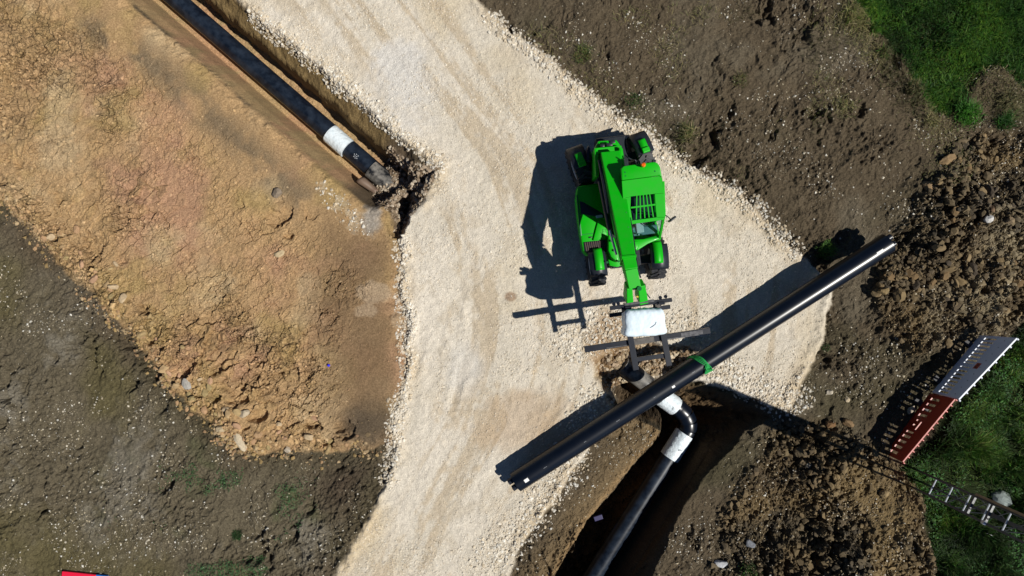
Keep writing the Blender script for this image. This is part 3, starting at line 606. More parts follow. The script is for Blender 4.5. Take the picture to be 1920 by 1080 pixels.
tuft('grass_tuft', 1880, 228, 20, 320, .30, [(.025, .13, .008), (.04, .16, .012)], 'small bright green clump at the top of the dark clod heap')
tuft('grass_tuft', 1885, 190, 22, 260, .30, g_dry, 'matted straw coloured tuft in the bare patch at the right edge', lean_dir=-2.4, lean=1.2)
tuft('grass_tuft', 1092, 102, 22, 330, .30, [(.035, .085, .022), (.06, .10, .03), (.09, .10, .04)], 'dark green tuft high on the road edge above the green machine')
tuft('grass_tuft', 1188, 188, 20, 190, .20, [(.035, .10, .02), (.06, .11, .02)], 'low green tuft beside the road behind the rear wheels')
tuft('grass_tuft', 1285, 250, 22, 260, .26, g_dry+[(.05, .08, .02)], 'brownish tuft on the road edge right of the rear wheels')
tuft('grass_tuft', 1388, 150, 18, 120, .18, [(.05, .085, .025), (.08, .09, .04)], 'sparse green tuft in the middle of the dark soil')
tuft('grass_tuft', 1580, 205, 26, 160, .22, g_dry, 'sparse straw tuft on the dark soil short of the field edge', lean=1.1)
tuft('grass_tuft', 1546, 470, 18, 280, .26, [(.03, .10, .02), (.05, .13, .02)], 'green tuft in the shadow at the right end of the long pipe')
tuft('grass_tuft', 1548, 652, 11, 110, .13, [(.03, .11, .02), (.05, .13, .02)], 'tiny green tuft at the right edge of the gravel pad')
tuft('grass_tuft', 445, 1003, 13, 420, .12, [(.025, .08, .02), (.035, .10, .02)], 'low green patch in the lower left soil', lean=1.0)
tuft('grass_tuft', 1405, 1072, 24, 200, .18, [(.03, .09, .02), (.05, .11, .02)], 'green patch at the bottom edge beside the lower trench')

# ------------------------------------------------------------------ single stones and clods
def rock(px, py, a, b, h, ang, c, label, cat='stone', name='stone', seed=0, group=None):
    bm = bmesh.new(); bmesh.ops.create_icosphere(bm, subdivisions=3, radius=1)
    rs = random.Random(seed)
    pl = [(Vector((rs.gauss(0, 1), rs.gauss(0, 1), rs.gauss(.2, .8))).normalized(), rs.uniform(.62, .9)) for _ in range(9)]
    R_ = Matrix.Rotation(ang, 4, 'Z')
    for v in bm.verts:
        for nn, dd in pl:
            k = v.co.dot(nn)
            if k > dd: v.co -= nn*(k-dd)
        v.co *= 1+.05*rs.uniform(-1, 1)
        v.co = R_@Vector((v.co.x*a, v.co.y*b, v.co.z*h))
    V = np.array([v.co[:] for v in bm.verts]); Fc = np.array([[q.index for q in f.verts] for f in bm.faces]); bm.free()
    p = G(px, py, h*.35)
    cc = np.array([c])*(1+.12*np.array([[rs.uniform(-1, 1)] for _ in range(len(V))]))
    o = np_obj(name, V, Fc, cc, 'stone', False, None, label, cat, None); o.location = p
    if group: o['group'] = group
A = math.radians
rock(452, 826, .33, .19, .14, A(-62), (.50, .42, .30), 'largest pale oblong boulder at the lower tip of the clay', 'boulder', 'boulder', 1)
rock(350, 720, .20, .13, .05, A(-68), (.36, .34, .31), 'flat grey slab lying on the lower edge of the clay', 'stone', 'stone', 2)
rock(414, 804, .14, .12, .10, 0, (.42, .34, .22), 'round tan stone left of the largest pale boulder', 'stone', 'stone', 3)
rock(459, 775, .17, .12, .10, .3, (.47, .39, .28), 'pale stone on the clay just above the largest boulder', 'stone', 'stone', 4)
rock(485, 814, .14, .12, .10, .9, (.38, .25, .14), 'pinkish clay lump right of the largest boulder', 'clay lump', 'clay_lump', 5)
rock(481, 838, .10, .11, .09, .2, (.40, .29, .16), 'small tan clay lump below and right of the largest boulder', 'clay lump', 'clay_lump', 6)
rock(540, 842, .10, .12, .08, .7, (.42, .36, .28), 'greyish lump on the bottom edge of the clay', 'clay lump', 'clay_lump', 7)
rock(525, 475, .17, .11, .08, .5, (.46, .36, .22), 'pale clay slab left of the road in the rough clay', 'clay lump', 'clay_slab', 8)
rock(520, 362, .16, .16, .12, .1, (.25, .20, .15), 'rounded brown clod at the top of the rough clay below the trench', 'clod', 'clod', 9)
rock(1852, 410, .16, .12, .10, .4, (.55, .54, .52), 'smooth whitish stone on the dark heap at the right', 'stone', 'stone', 10)
rock(1892, 414, .13, .11, .10, .4, (.24, .18, .11), 'brown clod right of the smooth whitish stone', 'clod', 'clod', 11)
rock(1858, 393, .12, .10, .10, 1.4, (.20, .13, .08), 'reddish brown clod just above the smooth whitish stone', 'clod', 'clod', 12)
rock(1738, 352, .24, .14, .14, -1.0, (.26, .18, .10), 'long tan clod on the upper left lip of the dark heap', 'clod', 'clod', 13)
rock(1775, 300, .26, .15, .12, .5, (.25, .17, .09), 'flat tan clod at the top left corner of the dark heap', 'clod', 'clod', 14)
rock(1840, 258, .14, .12, .12, .2, (.27, .19, .10), 'round tan clod under the bright green clump', 'clod', 'clod', 15)
rock(1655, 545, .17, .12, .12, .2, (.22, .16, .08), 'tan clod on the left foot of the dark heap', 'clod', 'clod', 16)
rock(1650, 535, .10, .13, .12, .9, (.18, .13, .07), 'smaller brown clod touching the tan clod at the left foot of the dark heap', 'clod', 'clod', 17)
rock(1405, 1018, .17, .13, .12, -.5, (.17, .18, .20), 'grey stone in the lower spoil beside the trench', 'stone', 'stone', 18)
rock(1353, 1056, .24, .12, .12, -.2, (.50, .51, .53), 'whitish slab near the bottom edge beside the lower trench', 'stone', 'stone', 19)
rock(1877, 935, .36, .24, .20, -.4, (.24, .28, .27), 'large pale mottled boulder in the grass behind the mast', 'boulder', 'boulder', 20)
rock(1554, 735, .11, .09, .08, .1, (.45, .40, .32), 'pale stone below the right tip of the gravel pad', 'stone', 'stone', 21)
rock(1588, 749, .08, .08, .07, .1, (.46, .38, .26), 'little tan stone right of the gravel pad tip', 'stone', 'stone', 22)
rock(1556, 795, .17, .14, .13, .3, (.20, .115, .055), 'red brown clod, left of a pair, in the lower spoil', 'clod', 'clod', 23)
rock(1588, 792, .20, .12, .13, -.5, (.21, .14, .075), 'tan brown clod, right of a pair, in the lower spoil', 'clod', 'clod', 24)
rock(1497, 846, .16, .17, .18, .3, (.13, .10, .06), 'rounded dark clod in the middle of the lower spoil', 'clod', 'clod', 25)
rock(1470, 848, .16, .19, .18, .3, (.15, .115, .065), 'upright brown clod left of the rounded dark clod', 'clod', 'clod', 26)
rock(1515, 873, .12, .12, .11, .3, (.33, .31, .26), 'pale grey stone among the dark clods of the lower spoil', 'stone', 'stone', 27)
rock(1708, 768, .16, .10, .08, .9, (.42, .36, .28), 'pale stone on the soil beside the foot of the red barrier', 'stone', 'stone', 28)
rock(1657, 925, .14, .12, .12, .4, (.26, .19, .10), 'tan clod near the foot of the mast shadow', 'clod', 'clod', 29)

def clod_set(n, weight, box, smin, smax, pal, name, noun, cat, group, flat, tones, places):
    bases = []
    for q in range(6):
        rs = random.Random(50+q); bm = bmesh.new(); bmesh.ops.create_icosphere(bm, subdivisions=2, radius=1)
        pl = [(Vector((rs.gauss(0, 1), rs.gauss(0, 1), rs.gauss(.1, .8))).normalized(), rs.uniform(.5, .85)) for _ in range(10)]
        for v in bm.verts:
            for nn, dd in pl:
                k = v.co.dot(nn)
                if k > dd: v.co -= nn*(k-dd)
            v.co *= 1+.07*rs.uniform(-1, 1)
        V = np.array([v.co[:] for v in bm.verts]); Fc = np.array([[g_.index for g_ in f.verts] for f in bm.faces]); bm.free()
        bases.append(np_mesh(name, V, Fc, np.array([pal[q % len(pal)]])*(1+.15*rng.uniform(-1, 1, (len(V), 1))), 'stone'))
    gx, gy = pick(weight, n, box); bucket = {}
    for q, (a_, b_) in enumerate(zip(gx, gy)):
        o = bpy.data.objects.new(name, bases[q % 6]); C.objects.link(o); sz = smin+(smax-smin)*random.random()**2
        o.location = ((a_-960)/S0, -(b_-540)/S0, gz(a_, b_)+sz*flat*.25); o.scale = (sz, sz*random.uniform(.55, .9), sz*flat*random.uniform(.7, 1.1))
        o.rotation_euler = (random.uniform(-.4, .4), random.uniform(-.4, .4), random.uniform(0, 6.28)); tag(o, None, cat, group)
        pl_ = min(places, key=lambda t_: math.hypot(a_-t_[0], b_-t_[1]))[2]
        bucket.setdefault((tones[q % 6], pl_), []).append((a_, o))
    for (tone, pl_), lst in bucket.items():        # say which one: tone, neighbour, then order from the left
        lst.sort(key=lambda t_: t_[0]); m_ = len(lst)
        for q, (a_, o) in enumerate(lst):
            if m_ == 1: o['label'] = '%s %s lying %s' % (tone, noun, pl_)
            else:
                w_ = 'leftmost' if q == 0 else 'rightmost' if q == m_-1 else ORD[q]
                o['label'] = '%s %s %s %s' % (w_, tone, noun, pl_) if q in (0, m_-1) else '%s %s %s from the left %s' % (ORD[q], tone, noun, pl_)
ORD = ['first', 'second', 'third', 'fourth', 'fifth', 'sixth', 'seventh', 'eighth', 'ninth', 'tenth', 'eleventh', 'twelfth']
clod_set(80, m_sp*(clod > .45)*(1-smooth_b)*(1-smooth_a)*(1-m_gr)*(d_tr < -6)*(d_spA > -5), (1380, 1915, 240, 1075), .11, .25, [(.15, .11, .06), (.20, .145, .075), (.08, .063, .045), (.24, .175, .095), (.12, .09, .055), (.18, .12, .06)],
         'clod', 'clod', 'clod', 'large clods on the soil heaps', .6, ['mid brown', 'tan', 'blackish', 'pale tan', 'dark brown', 'reddish'],
         [(1680, 480, 'at the right end of the long pipe'), (1670, 610, 'at the lower left foot of the upper heap'), (1790, 290, 'below the bright green clump'), (1852, 405, 'around the smooth whitish stone'), (1780, 560, 'in the middle of the upper heap'), (1890, 520, 'at the right edge of the upper heap'), (1740, 640, 'above the shadow of the white barrier'),
          (1500, 840, 'at the head of the lower heap'), (1600, 860, 'along the shadow of the mast'), (1420, 1000, 'around the grey stone beside the trench'), (1530, 950, 'in the middle of the lower heap'), (1540, 1050, 'at the bottom edge of the lower heap'), (1680, 980, 'beside the grass at the lower heap')])
clod_set(60, clayw*sst(90, 30, d_edge)*sst(90, 150, d_lip)*(d_edge > 8), (5, 680, 385, 850), .09, .18, [(.40, .28, .15), (.42, .26, .16), (.36, .26, .13), (.46, .35, .22), (.40, .25, .14), (.33, .25, .12)],
         'clay_lump', 'clay lump', 'clay lump', 'clay lumps along the terrace lip', .55, ['tan', 'pinkish', 'brown', 'pale', 'orange tan', 'dull brown'],
         [(30, 430, 'at the left picture edge'), (130, 520, 'on the upper stretch of the terrace lip'), (215, 610, 'by the dark voids of the terrace lip'), (300, 700, 'above the flat grey slab on the lip'), (370, 770, 'just below the flat grey slab'), (450, 815, 'around the largest pale boulder'), (560, 835, 'along the bottom edge of the clay'), (650, 840, 'at the lower right corner of the clay')])

# ------------------------------------------------------------------ upper pipe in its trench
RP = .285
def sleeve(mb, p, q, r, n=40):
    p = Vector(p); q = Vector(q); k = 12
    mb.tube([p+(q-p)*i/k for i in range(k+1)], [r*(1.0 if i in (0, k) else 1.012+.012*math.sin(i*2.1)) for i in range(k+1)], n)
zp = -1.28
a = P(262, -60, zp); b = P(602, 236, zp); c = P(663, 289, zp); d = P(746, 358, zp-.04)
pr = empty('buried_pipe', P(560, 200, -1.56), 'black insulated pipe lying in the straight trench at the upper left', 'pipe')
MB().tube([a+(d-a)*i/16 for i in range(17)], RP, 40).build('casing', 'dusty_pe', pr, smooth=True)
s_ = MB(); sleeve(s_, P(619, 250, zp), P(652, 279, zp), RP+.022); o = s_.build('joint_sleeve', 'white_wrap', pr, smooth=True)
ax_ = (d-a).normalized(); side = ax_.cross(Vector((0, 0, 1))).normalized()
def on_pipe(p0, ax, r, u, ang, du, da, n=3):   # small curved patch on a pipe surface: centre at p0+ax*u, angle from the top
    sd = ax.cross(Vector((0, 0, 1))).normalized(); upv = sd.cross(ax)
    vs = []; fs = []
    for i in range(n+1):
        an = ang+da*(i/n-.5)
        for q in (-.5, .5): vs.append(p0+ax*(u+q*du)+(sd*math.sin(an)+upv*math.cos(an))*r)
    fs = [(2*i, 2*i+1, 2*i+3, 2*i+2) for i in range(n)]
    return vs, fs
pm = MB(); pm.tube([P(696, 317, zp)+(d-P(696, 317, zp))*i/4 for i in range(5)], RP+.006, 40).build('mud_crust', 'muddy_pe', pr, smooth=True)
tx_ = MB()
for i, (u, an) in enumerate(((.0, -.05), (.05, .05), (.1, .0), (.03, .18), (.09, .22), (.14, .13), (.05, -.18), (.12, -.16))):
    tx_.add(*on_pipe(P(668, 293, zp), ax_, RP+.004, u, an, .03, .10))
tx_.build('chalk_mark', 'grey_print', pr)
bs = MB(); q0 = P(674, 336, -.85); e1 = (P(706, 360, -.92)-q0); e2 = Vector((-.16, -.12, .05))
vs = []
for i in range(9):
    for j in range(7):
        u, v = i/8, j/6
        vs.append(q0+e1*u*1.0+e2*(v-.5)*1.5*(1-.3*u)+Vector((0, 0, .10*math.cos(v*3.1-1.4)+.03*math.sin(u*6))))
fs = [(i*7+j, i*7+j+1, (i+1)*7+j+1, (i+1)*7+j) for i in range(8) for j in range(6)]
o = bs.add(vs, fs).build('curled_sheet', 'brown_sheet', None, smooth=True, loc=q0)
md = o.modifiers.new('thick', 'SOLIDIFY'); md.thickness = .012
tag(o, 'curled brown sheet beside the muddy end of the upper pipe', 'sheet')

# ------------------------------------------------------------------ lower pipe with its elbow
lp = empty('bent_pipe', P(1280, 800, -1.6), 'black pipe with white sleeves and an elbow in the deep shaded trench', 'pipe')
zs = [(1166, 683, -.50), (1180, 697, -.56), (1205, 717, -.68), (1232, 736, -.82), (1258, 755, -.96)]
up1 = [P(*q) for q in zs]
MB().tube([up1[0]+(up1[-1]-up1[0])*i/8 for i in range(9)], .27, 40).build('casing', 'muddy_pe', lp, smooth=True)
e0 = P(1262, 757, -.98); e3 = P(1281, 822, -1.14)
el = [e0, P(1272, 765, -1.02), P(1284, 777, -1.05), P(1290, 791, -1.08), P(1290, 806, -1.12), e3]
for i in range(len(el)-1):     # mitred elbow segments
    dd = (el[i+1]-el[i]).normalized()*.012
    MB().tube([el[i]-dd, el[i]+dd, el[i+1]-dd, el[i+1]+dd], [.268, .274, .274, .268], 40).build('elbow_segment', 'black_pe', lp, smooth=True)
l0 = P(1276, 824, -1.14); l1 = P(1078, 1132, -1.24)
MB().tube([l0+(l1-l0)*i/12 for i in range(13)], .27, 40).build('casing', 'dusty_pe', lp, smooth=True)
s_ = MB(); sleeve(s_, P(1239, 742, -.86), P(1266, 762, -.99), .292); s_.build('joint_sleeve', 'white_wrap', lp, smooth=True)
s_ = MB(); sleeve(s_, P(1284, 812, -1.13), P(1255, 857, -1.16), .30); s_.build('joint_sleeve', 'white_wrap', lp, smooth=True)
def scrawl(p0, ax, r, u0, an0, name, parent, m='ink', k=1.0):
    sd = ax.cross(Vector((0, 0, 1))).normalized(); upv = sd.cross(ax)
    pts = [(.0, .0), (.05, .12), (.02, .2), (.09, .26), (.05, .38)]
    pp = [p0+ax*(u0+u*k)+(sd*math.sin(an0+v*k)+upv*math.cos(an0+v*k))*r for u, v in pts]
    MB().tube(pp, .008, 6).build(name, m, parent)
axl = (l1-l0).normalized()
scrawl(P(1268, 838, -1.15), axl, .308, -.05, -.35, 'pen_mark', lp); scrawl(P(1262, 758, -.97), (P(1266, 762, -.99)-P(1239, 742, -.86)).normalized(), .302, -.12, .2, 'pen_mark', lp)
tx_ = MB()
for i, (u, an) in enumerate(((.0, -.25), (.05, -.15), (.1, -.22), (.02, -.02), (.08, 0.02), (.13, -.08))): tx_.add(*on_pipe(P(1252, 862, -1.16), axl, .274, u, an, .03, .12))
tx_.build('chalk_mark', 'grey_print', lp)

# ------------------------------------------------------------------ long pipe across the road
LA = P(967, 904, .47); LB = P(1664, 456, .80)
ax_ = (LB-LA).normalized(); RL = .29
lg = empty('long_pipe', (LA+LB)/2-Vector((0, 0, RL)), 'long glossy black twin pipe lying across the road and trench, tied with green sling', 'pipe')
MB().tube([LA+(LB-LA)*i/24 for i in range(25)], RL, 48).build('casing', 'black_pe', lg, smooth=True)
sd = ax_.cross(Vector((0, 0, 1))).normalized(); upv = sd.cross(ax_)
for e, dr in ((LA, -1), (LB, 1)):
    for k in (-1, 1):
        cpt = e+sd*k*(-.11)+upv*.02*k
        MB().tube([cpt-ax_*dr*.05, cpt+ax_*dr*.17], .085, 24).build('carrier_pipe', 'steel_dark', lg, smooth=True)
    MB().tube([e+ax_*dr*.001, e+ax_*dr*.006], RL-.02, 40).build('foam_face', 'timber_grey', lg)
o = MB().add(*on_pipe(LA, ax_, RL+.003, .33, .18, .13, .34, 5)).build('paper_label', 'white_label', lg)
MB().add(*on_pipe(LA, ax_, RL+.003, 5.15, .25, .09, .22, 5)).build('paper_label', 'white_label', lg)
MB().add(*on_pipe(LB, ax_, RL+.003, -.42, .1, .20, .28, 5)).build('paper_label', 'white_label', lg)
for i in range(9):
    u = 1.1+i*1.15+random.uniform(-.2, .2); MB().add(*on_pipe(LA, ax_, RL+.002, u, .1, random.uniform(.05, .12), .022, 1)).build('print_mark', 'grey_print', lg)
# timber bearers carrying it
for u, z_ in ((1.5, .0), (9.7, .0)):
    c0 = LA+ax_*u; base = gzw(c0)-.06; hh = c0.z-RL-base
    n = max(1, round(hh/.22)); th = hh/n
    bb = empty('timber_stack', (c0.x, c0.y, base), 'timber blocks under the %s end of the long pipe' % ('left' if u < 5 else 'right'), 'timber', 'timber blocks under the long pipe')
    for i in range(n):
        zc = base+th*(i+.5); sdv = Vector((ax_.y, -ax_.x, 0)).normalized()
        MB().bar(Vector((c0.x, c0.y, zc))-sdv*.12, Vector((c0.x, c0.y, zc))+sdv*.12, .2, th-.004).build('timber_block', 'timber', bb, bevel=.008)
# green sling: strands round the casing and a loose bunch on the side
um = (P(1313, 681, .95)-LA).dot(ax_)
sl = empty('lifting_sling', LA+ax_*um+Vector((0, 0, RL)), 'green rope sling knotted round the middle of the long pipe', 'sling')
for k in range(5):
    pts = []
    for i in range(37):
        an = 2*math.pi*i/36; off = (k-2)*.028+.05*math.sin(an*1.0+.6)+.02*math.sin(an*3+k)
        pts.append(LA+ax_*(um+off+.10*math.cos(an-.4))+(sd*math.sin(an)+upv*math.cos(an))*(RL+.012+.006*(k % 2)))
    MB().tube(pts, .012, 8, False).build('strand', 'green_sling', sl, smooth=True)
for k in range(7):
    pts = []
    for i in range(17):
        q = i/16; an = .15+q*1.0; off = .09*math.sin(q*math.pi*2+k*.5)*(.4+.1*k)+.03*(k-3)*math.sin(q*math.pi)
        pts.append(LA+ax_*(um+.07+off)+(sd*math.sin(an)+upv*math.cos(an))*(RL+.03+.03*math.sin(q*math.pi)*(1+.2*k)))
    MB().tube(pts, .011, 7).build('loose_loop', 'green_sling', sl, smooth=True)
kn = MB(); kc = LA+ax_*(um+.06)+(sd*math.sin(.35)+upv*math.cos(.35))*(RL+.03)
kn.tube([kc-ax_*.05, kc-ax_*.02, kc+ax_*.03, kc+ax_*.06], [.01, .035, .03, .01], 10).build('knot', 'green_sling', sl, smooth=True)

# ------------------------------------------------------------------ telehandler
TH = P(1158, 398, .6); TH.z = .055
th = empty('telehandler', TH, 'bright green telehandler with raised boom parked on the pale gravel road', 'telehandler')
GP = 'green_paint'
def poly(pts, z): return [P(x, y, z) for x, y in pts]
def pr_(name, pts, z1, z0, m=GP, parent=th, bevel=.03, shrink=0):
    return MB().prism(poly(pts, z1), z0, shrink=shrink).build(name, m, parent, bevel=bevel, smooth=True)
YA = A(7.2)
fwd = Vector((math.sin(YA), -math.cos(YA), 0)); rgt = Vector((math.cos(YA), math.sin(YA), 0))
# wheels: one set of meshes, copied
RW, WW = .575, .42
def make_wheel():
    me = MB(); n = 40
    prof = [(.30, -.17), (.40, -.20), (.49, -.205), (.535, -.19), (.545, -.10), (.55, 0), (.545, .10), (.535, .19), (.49, .205), (.40, .20), (.30, .17)]
    vs = [(x, r*math.cos(2*math.pi*k/n), r*math.sin(2*math.pi*k/n)) for r, x in prof for k in range(n)]
    np_ = len(prof)
    fs = [(i*n+k, i*n+(k+1) % n, ((i+1) % np_)*n+(k+1) % n, ((i+1) % np_)*n+k) for i in range(np_) for k in range(n)]
    me.add(vs, fs)
    for k in range(18):
        for sg in (-1, 1):
            a0 = 2*math.pi*(k+.25*sg)/18
            for (x0, x1, da, rr, rr2) in ((.0, .205, .26, .555, .545),):
                p0 = Vector((sg*x0, rr*math.cos(a0), rr*math.sin(a0))); p1 = Vector((sg*x1, rr2*math.cos(a0+da), rr2*math.sin(a0+da)))
                nrm = Vector((0, math.cos(a0+da/2), math.sin(a0+da/2)))
                me.bar(p0, p1, .062, .075, nrm)
    tyre = me.build('wheel', 'rubber', None, smooth=True, loc=(0, 0, 0))
    r = MB(); nn = 28
    prof = [(.31, .15), (.27, .13), (.25, .05), (.12, .04), (.10, .10), (.0, .10)]
    for sg in (1, -1):
        vs = [(sg*x, q*math.cos(2*math.pi*k/nn), q*math.sin(2*math.pi*k/nn)) for q, x in prof for k in range(nn)]
        r.add(vs, [(i*nn+k, i*nn+(k+1) % nn, (i+1)*nn+(k+1) % nn, (i+1)*nn+k) for i in range(len(prof)-1) for k in range(nn)])
    rim = r.build('rim', 'light_grey', None, smooth=True, loc=(0, 0, 0)); rim.parent = tyre
    return tyre, rim
tyre, rim = make_wheel()
WH = [((1228, 484), 4, 1), ((1116, 497), 7, -1), ((1201, 291), 20, 1), ((1086, 316), 20, -1)]
for i, ((px, py), st, sg) in enumerate(WH):
    if i == 0: o, r = tyre, rim
    else:
        o = tyre.copy(); C.objects.link(o); r = rim.copy(); C.objects.link(r); r.parent = o
    o.parent = th; o.location = P(px, py, RW+.05)-TH; o.rotation_euler = (.13*i, 0, A(st)) if False else (0, 0, A(st))
    # mudguard: a bent plate over the tyre, and the green fender insert on it
    cen = P(px, py, RW+.05); R3 = Matrix.Rotation(A(st), 3, 'Z')
    dirf = -1 if i < 2 else 1                       # local y towards the machine end
    def band(r0, w0, xo, a0, a1, n=10):
        vs = []
        for k in range(n+1):
            an = a0+(a1-a0)*k/n
            for x in (-w0/2, w0/2):
                vs.append(cen+R3@Vector((xo+x, dirf*r0*math.sin(an), r0*math.cos(an))))
        return vs, [(2*k, 2*k+1, 2*k+3, 2*k+2) for k in range(n)]
    if i < 2: a0, a1, f0, f1 = -.55, .50, -.62, .22
    else: a0, a1, f0, f1 = -.12, .95, -.10, .45
    g1 = MB().add(*band(RW+.085, .46, 0, a0, a1)).build('mudguard', 'black_plastic', th, smooth=True)
    md = g1.modifiers.new('thick', 'SOLIDIFY'); md.thickness = .03; md.offset = 1
    xo = -.05 if sg > 0 and i == 0 else (.03 if i == 1 else 0)
    g2 = MB().add(*band(RW+.135, .23 if i < 2 else .19, xo, f0, f1)).build('fender', GP, th, smooth=True)
    md = g2.modifiers.new('thick', 'SOLIDIFY'); md.thickness = .035; md.offset = 1
    if i >= 2:
        MB().box(cen+R3@Vector((0, .0, RW+.19)), (.20, .13, .08), R3).build('tail_light', GP, th, bevel=.02)
# chassis and axles
ch = MB(); ch.bar(TH+fwd*1.55+Vector((0, 0, .68)), TH-fwd*2.05+Vector((0, 0, .68)), .82, .5); ch.build('chassis', 'black_plastic', th, bevel=.04)
for (i, j) in ((0, 1), (2, 3)):
    p, q = P(*WH[i][0], RW+.05), P(*WH[j][0], RW+.05); MB().bar(p, q, .26, .26).build('axle', 'black_plastic', th, bevel=.05)
pr_('nose_frame', [(1136,470),(1150,464),(1170,470),(1174,494),(1158,501),(1143,498)], 1.05, .55)
pr_('nose_plate', [(1141,440),(1152,446),(1161,478),(1158,492),(1146,482),(1141,470)], 1.40, 1.0)
pr_('hydraulic_block', [(1180,452),(1196,452),(1198,464),(1190,472),(1183,474)], 1.45, 1.0)
pr_('pale_block', [(1184,466),(1191,467),(1190,472),(1184,473)], 1.50, 1.451, 'light_grey', bevel=.01)  # small pale block on top of the hydraulic block
# rear counterweight and boom mount
pr_('counterweight', [(1122,264),(1156,262),(1168,279),(1171,300),(1166,304),(1119,304),(1115,277)], 1.45, .55)
MB().bar(P(1114, 284, 1.58), P(1165, 279, 1.58), .16, .14).build('rear_crossbar', GP, th, bevel=.02)
pr_('boom_bracket', [(1114,278),(1121,277),(1124,330),(1117,331)], 1.86, .9)
pr_('boom_bracket', [(1160,276),(1167,276),(1173,318),(1166,320)], 1.80, .9)
pr_('rear_cover', [(1126,288),(1160,285),(1163,297),(1128,300)], 1.62, 1.4, bevel=.02)
pr_('rear_lamp', [(1143,263),(1153,262),(1154,268),(1144,269)], 1.49, 1.452, 'black_plastic', bevel=.008)
# engine bonnet on the left
pr_('engine_bonnet', [(1083,349),(1122,343),(1129,349),(1136,380),(1140,420),(1141,472),(1136,477),(1100,479),(1093,470),(1088,440),(1083,405),(1080,372)], 1.100, 0.620, bevel=.07)
pr_('bonnet_wedge', [(1087,377),(1094,379),(1132,401),(1133,409),(1089,400)], 1.108, 1.090, 'black_plastic', bevel=.003)  # flat black wedge on the bonnet top
pr_('bonnet_ridge', [(1117,431),(1122,412),(1130,413),(1137,424),(1138,447),(1112,451)], 1.160, 1.090, bevel=.02)
pr_('exhaust_cover', [(1117,404),(1129,402),(1131,407),(1119,409)], 1.160, 1.090, 'light_grey', bevel=.01)
pr_('bonnet_trim', [(1081,366),(1083,366),(1091,442),(1088,442)], 1.112, 1.050, 'dark_green_paint', bevel=.004)
vt = pr_('air_vent', [(1094,454),(1139,449),(1140,470),(1137,473),(1101,475),(1096,470)], 1.115, 1.080, 'black_plastic', bevel=.01)
for k in range(11):
    q = (k+.5)/11; x0, y0 = 1095+q*43, 455-q*5; x1, y1 = 1099+q*40, 473-q*2
    MB().bar(P(x0, y0, 1.122), P(x1, y1, 1.122), .028, .018).build('vent_slat', 'brown_vent', vt)
fl = MB()
for (a_, b_) in (((1130,430),(1134,430)), ((1130,430),(1130,437)), ((1130,434),(1133,434)), ((1136,429),(1136,436)), ((1136,436),(1140,436)), ((1126,436),(1130,437))):
    fl.bar(P(*a_, 1.163), P(*b_, 1.163), .008, .004)
fl.build('bonnet_mark', 'dark_green_paint', th)
pr_('side_fin', [(1103,271),(1107,278),(1110,301),(1104,306),(1099,300),(1100,282)], 1.35, .8, 'black_plastic', bevel=.04)
# cab
ZR = 2.60
cabl = [(1168,322),(1236,314),(1244,350),(1247,400),(1243,440),(1180,448),(1172,400)]
cb = MB().prism([P(1170,318,ZR)*1, P(1233,308,ZR), P(1243,340,ZR), P(1246,400,ZR), P(1236,447,1.30), P(1182,451,1.30), P(1177,418,ZR)], .62)
# lower tub: floor plan straight under the roof, open above
def down(px, py, z, z2): v = P(px, py, z); return Vector((v.x, v.y, z2))
plan = [(1172,322,2.4),(1232,314,2.4),(1242,340,2.4),(1246,408,2.4)]
fl_pts = [down(*q, 1.0) for q in plan]+[P(1237,449,1.22), P(1182,453,1.22), down(1180,418,2.4,1.0), down(1172,372,2.4,1.0)]
for v in fl_pts: v.z = 1.0
MB().prism(fl_pts, .60).build('cab_floor', 'black_plastic', th, bevel=.03)
# side walls of the tub
def wall(name, p, q, z0, z1, thk, m=GP):
    p = Vector((p.x, p.y, (z0+z1)/2)); q = Vector((q.x, q.y, (z0+z1)/2)); MB().bar(p, q, thk, z1-z0).build(name, m, th, bevel=.012)
n_ = len(fl_pts)
for i in range(n_):
    zt = 1.30 if i in (3, 4, 5) else 1.42
    wall('cab_panel', fl_pts[i], fl_pts[(i+1) % n_], .98, zt, .06)
rear_slab = [(1164,316),(1170,311),(1228,303),(1234,306),(1238,313),(1242,333),(1236,329),(1166,338)]
pr_('cab_roof_rear', rear_slab, ZR+.02, ZR-.10, bevel=.03)
# main roof plate: built round the window opening
rf = MB()
def rp(*pts, z1=ZR, z0=ZR-.07): rf.prism([P(x, y, z1) for x, y in pts], z0)
rp((1166,339),(1236,330),(1242,334),(1244,362),(1227.5,363),(1183,368),(1168,372))
rp((1168,372.3),(1182.7,368.3),(1182,390),(1185.7,413),(1176,415))
rp((1227.7,363.3),(1244.2,362.3),(1247,398),(1246,407),(1231.2,407),(1229,385))
rp((1176,415.3),(1185.7,413.3),(1231.2,407.3),(1246,407.3),(1244,412),(1178,421))
cr = rf.build('cab_roof', GP, th, bevel=.006)
for (x, y) in ((1172,323),(1173,330),(1228,321)):
    MB().tube([P(x, y, ZR+.02), P(x, y, ZR+.03)], .018, 10).build('roof_bolt', 'dark_green_paint', th)
for k in range(5):
    q = k/4; x0 = 1194+q*24; x1 = 1193+q*32
    MB().bar(P(x0, 368-(x0-1183)*.11, ZR-.02), P(x1, 412-(x1-1186)*.13, ZR-.02), .026, .03).build('roof_bar', GP, cr)
MB().bar(P(1183, 389.5, ZR-.015), P(1230, 383.5, ZR-.015), .04, .03).build('roof_bar', GP, cr)
pr_('roof_glass', [(1183,368),(1227.5,363),(1231,407),(1186,413)], ZR-.075, ZR-.085, 'cab_glass', bevel=0)
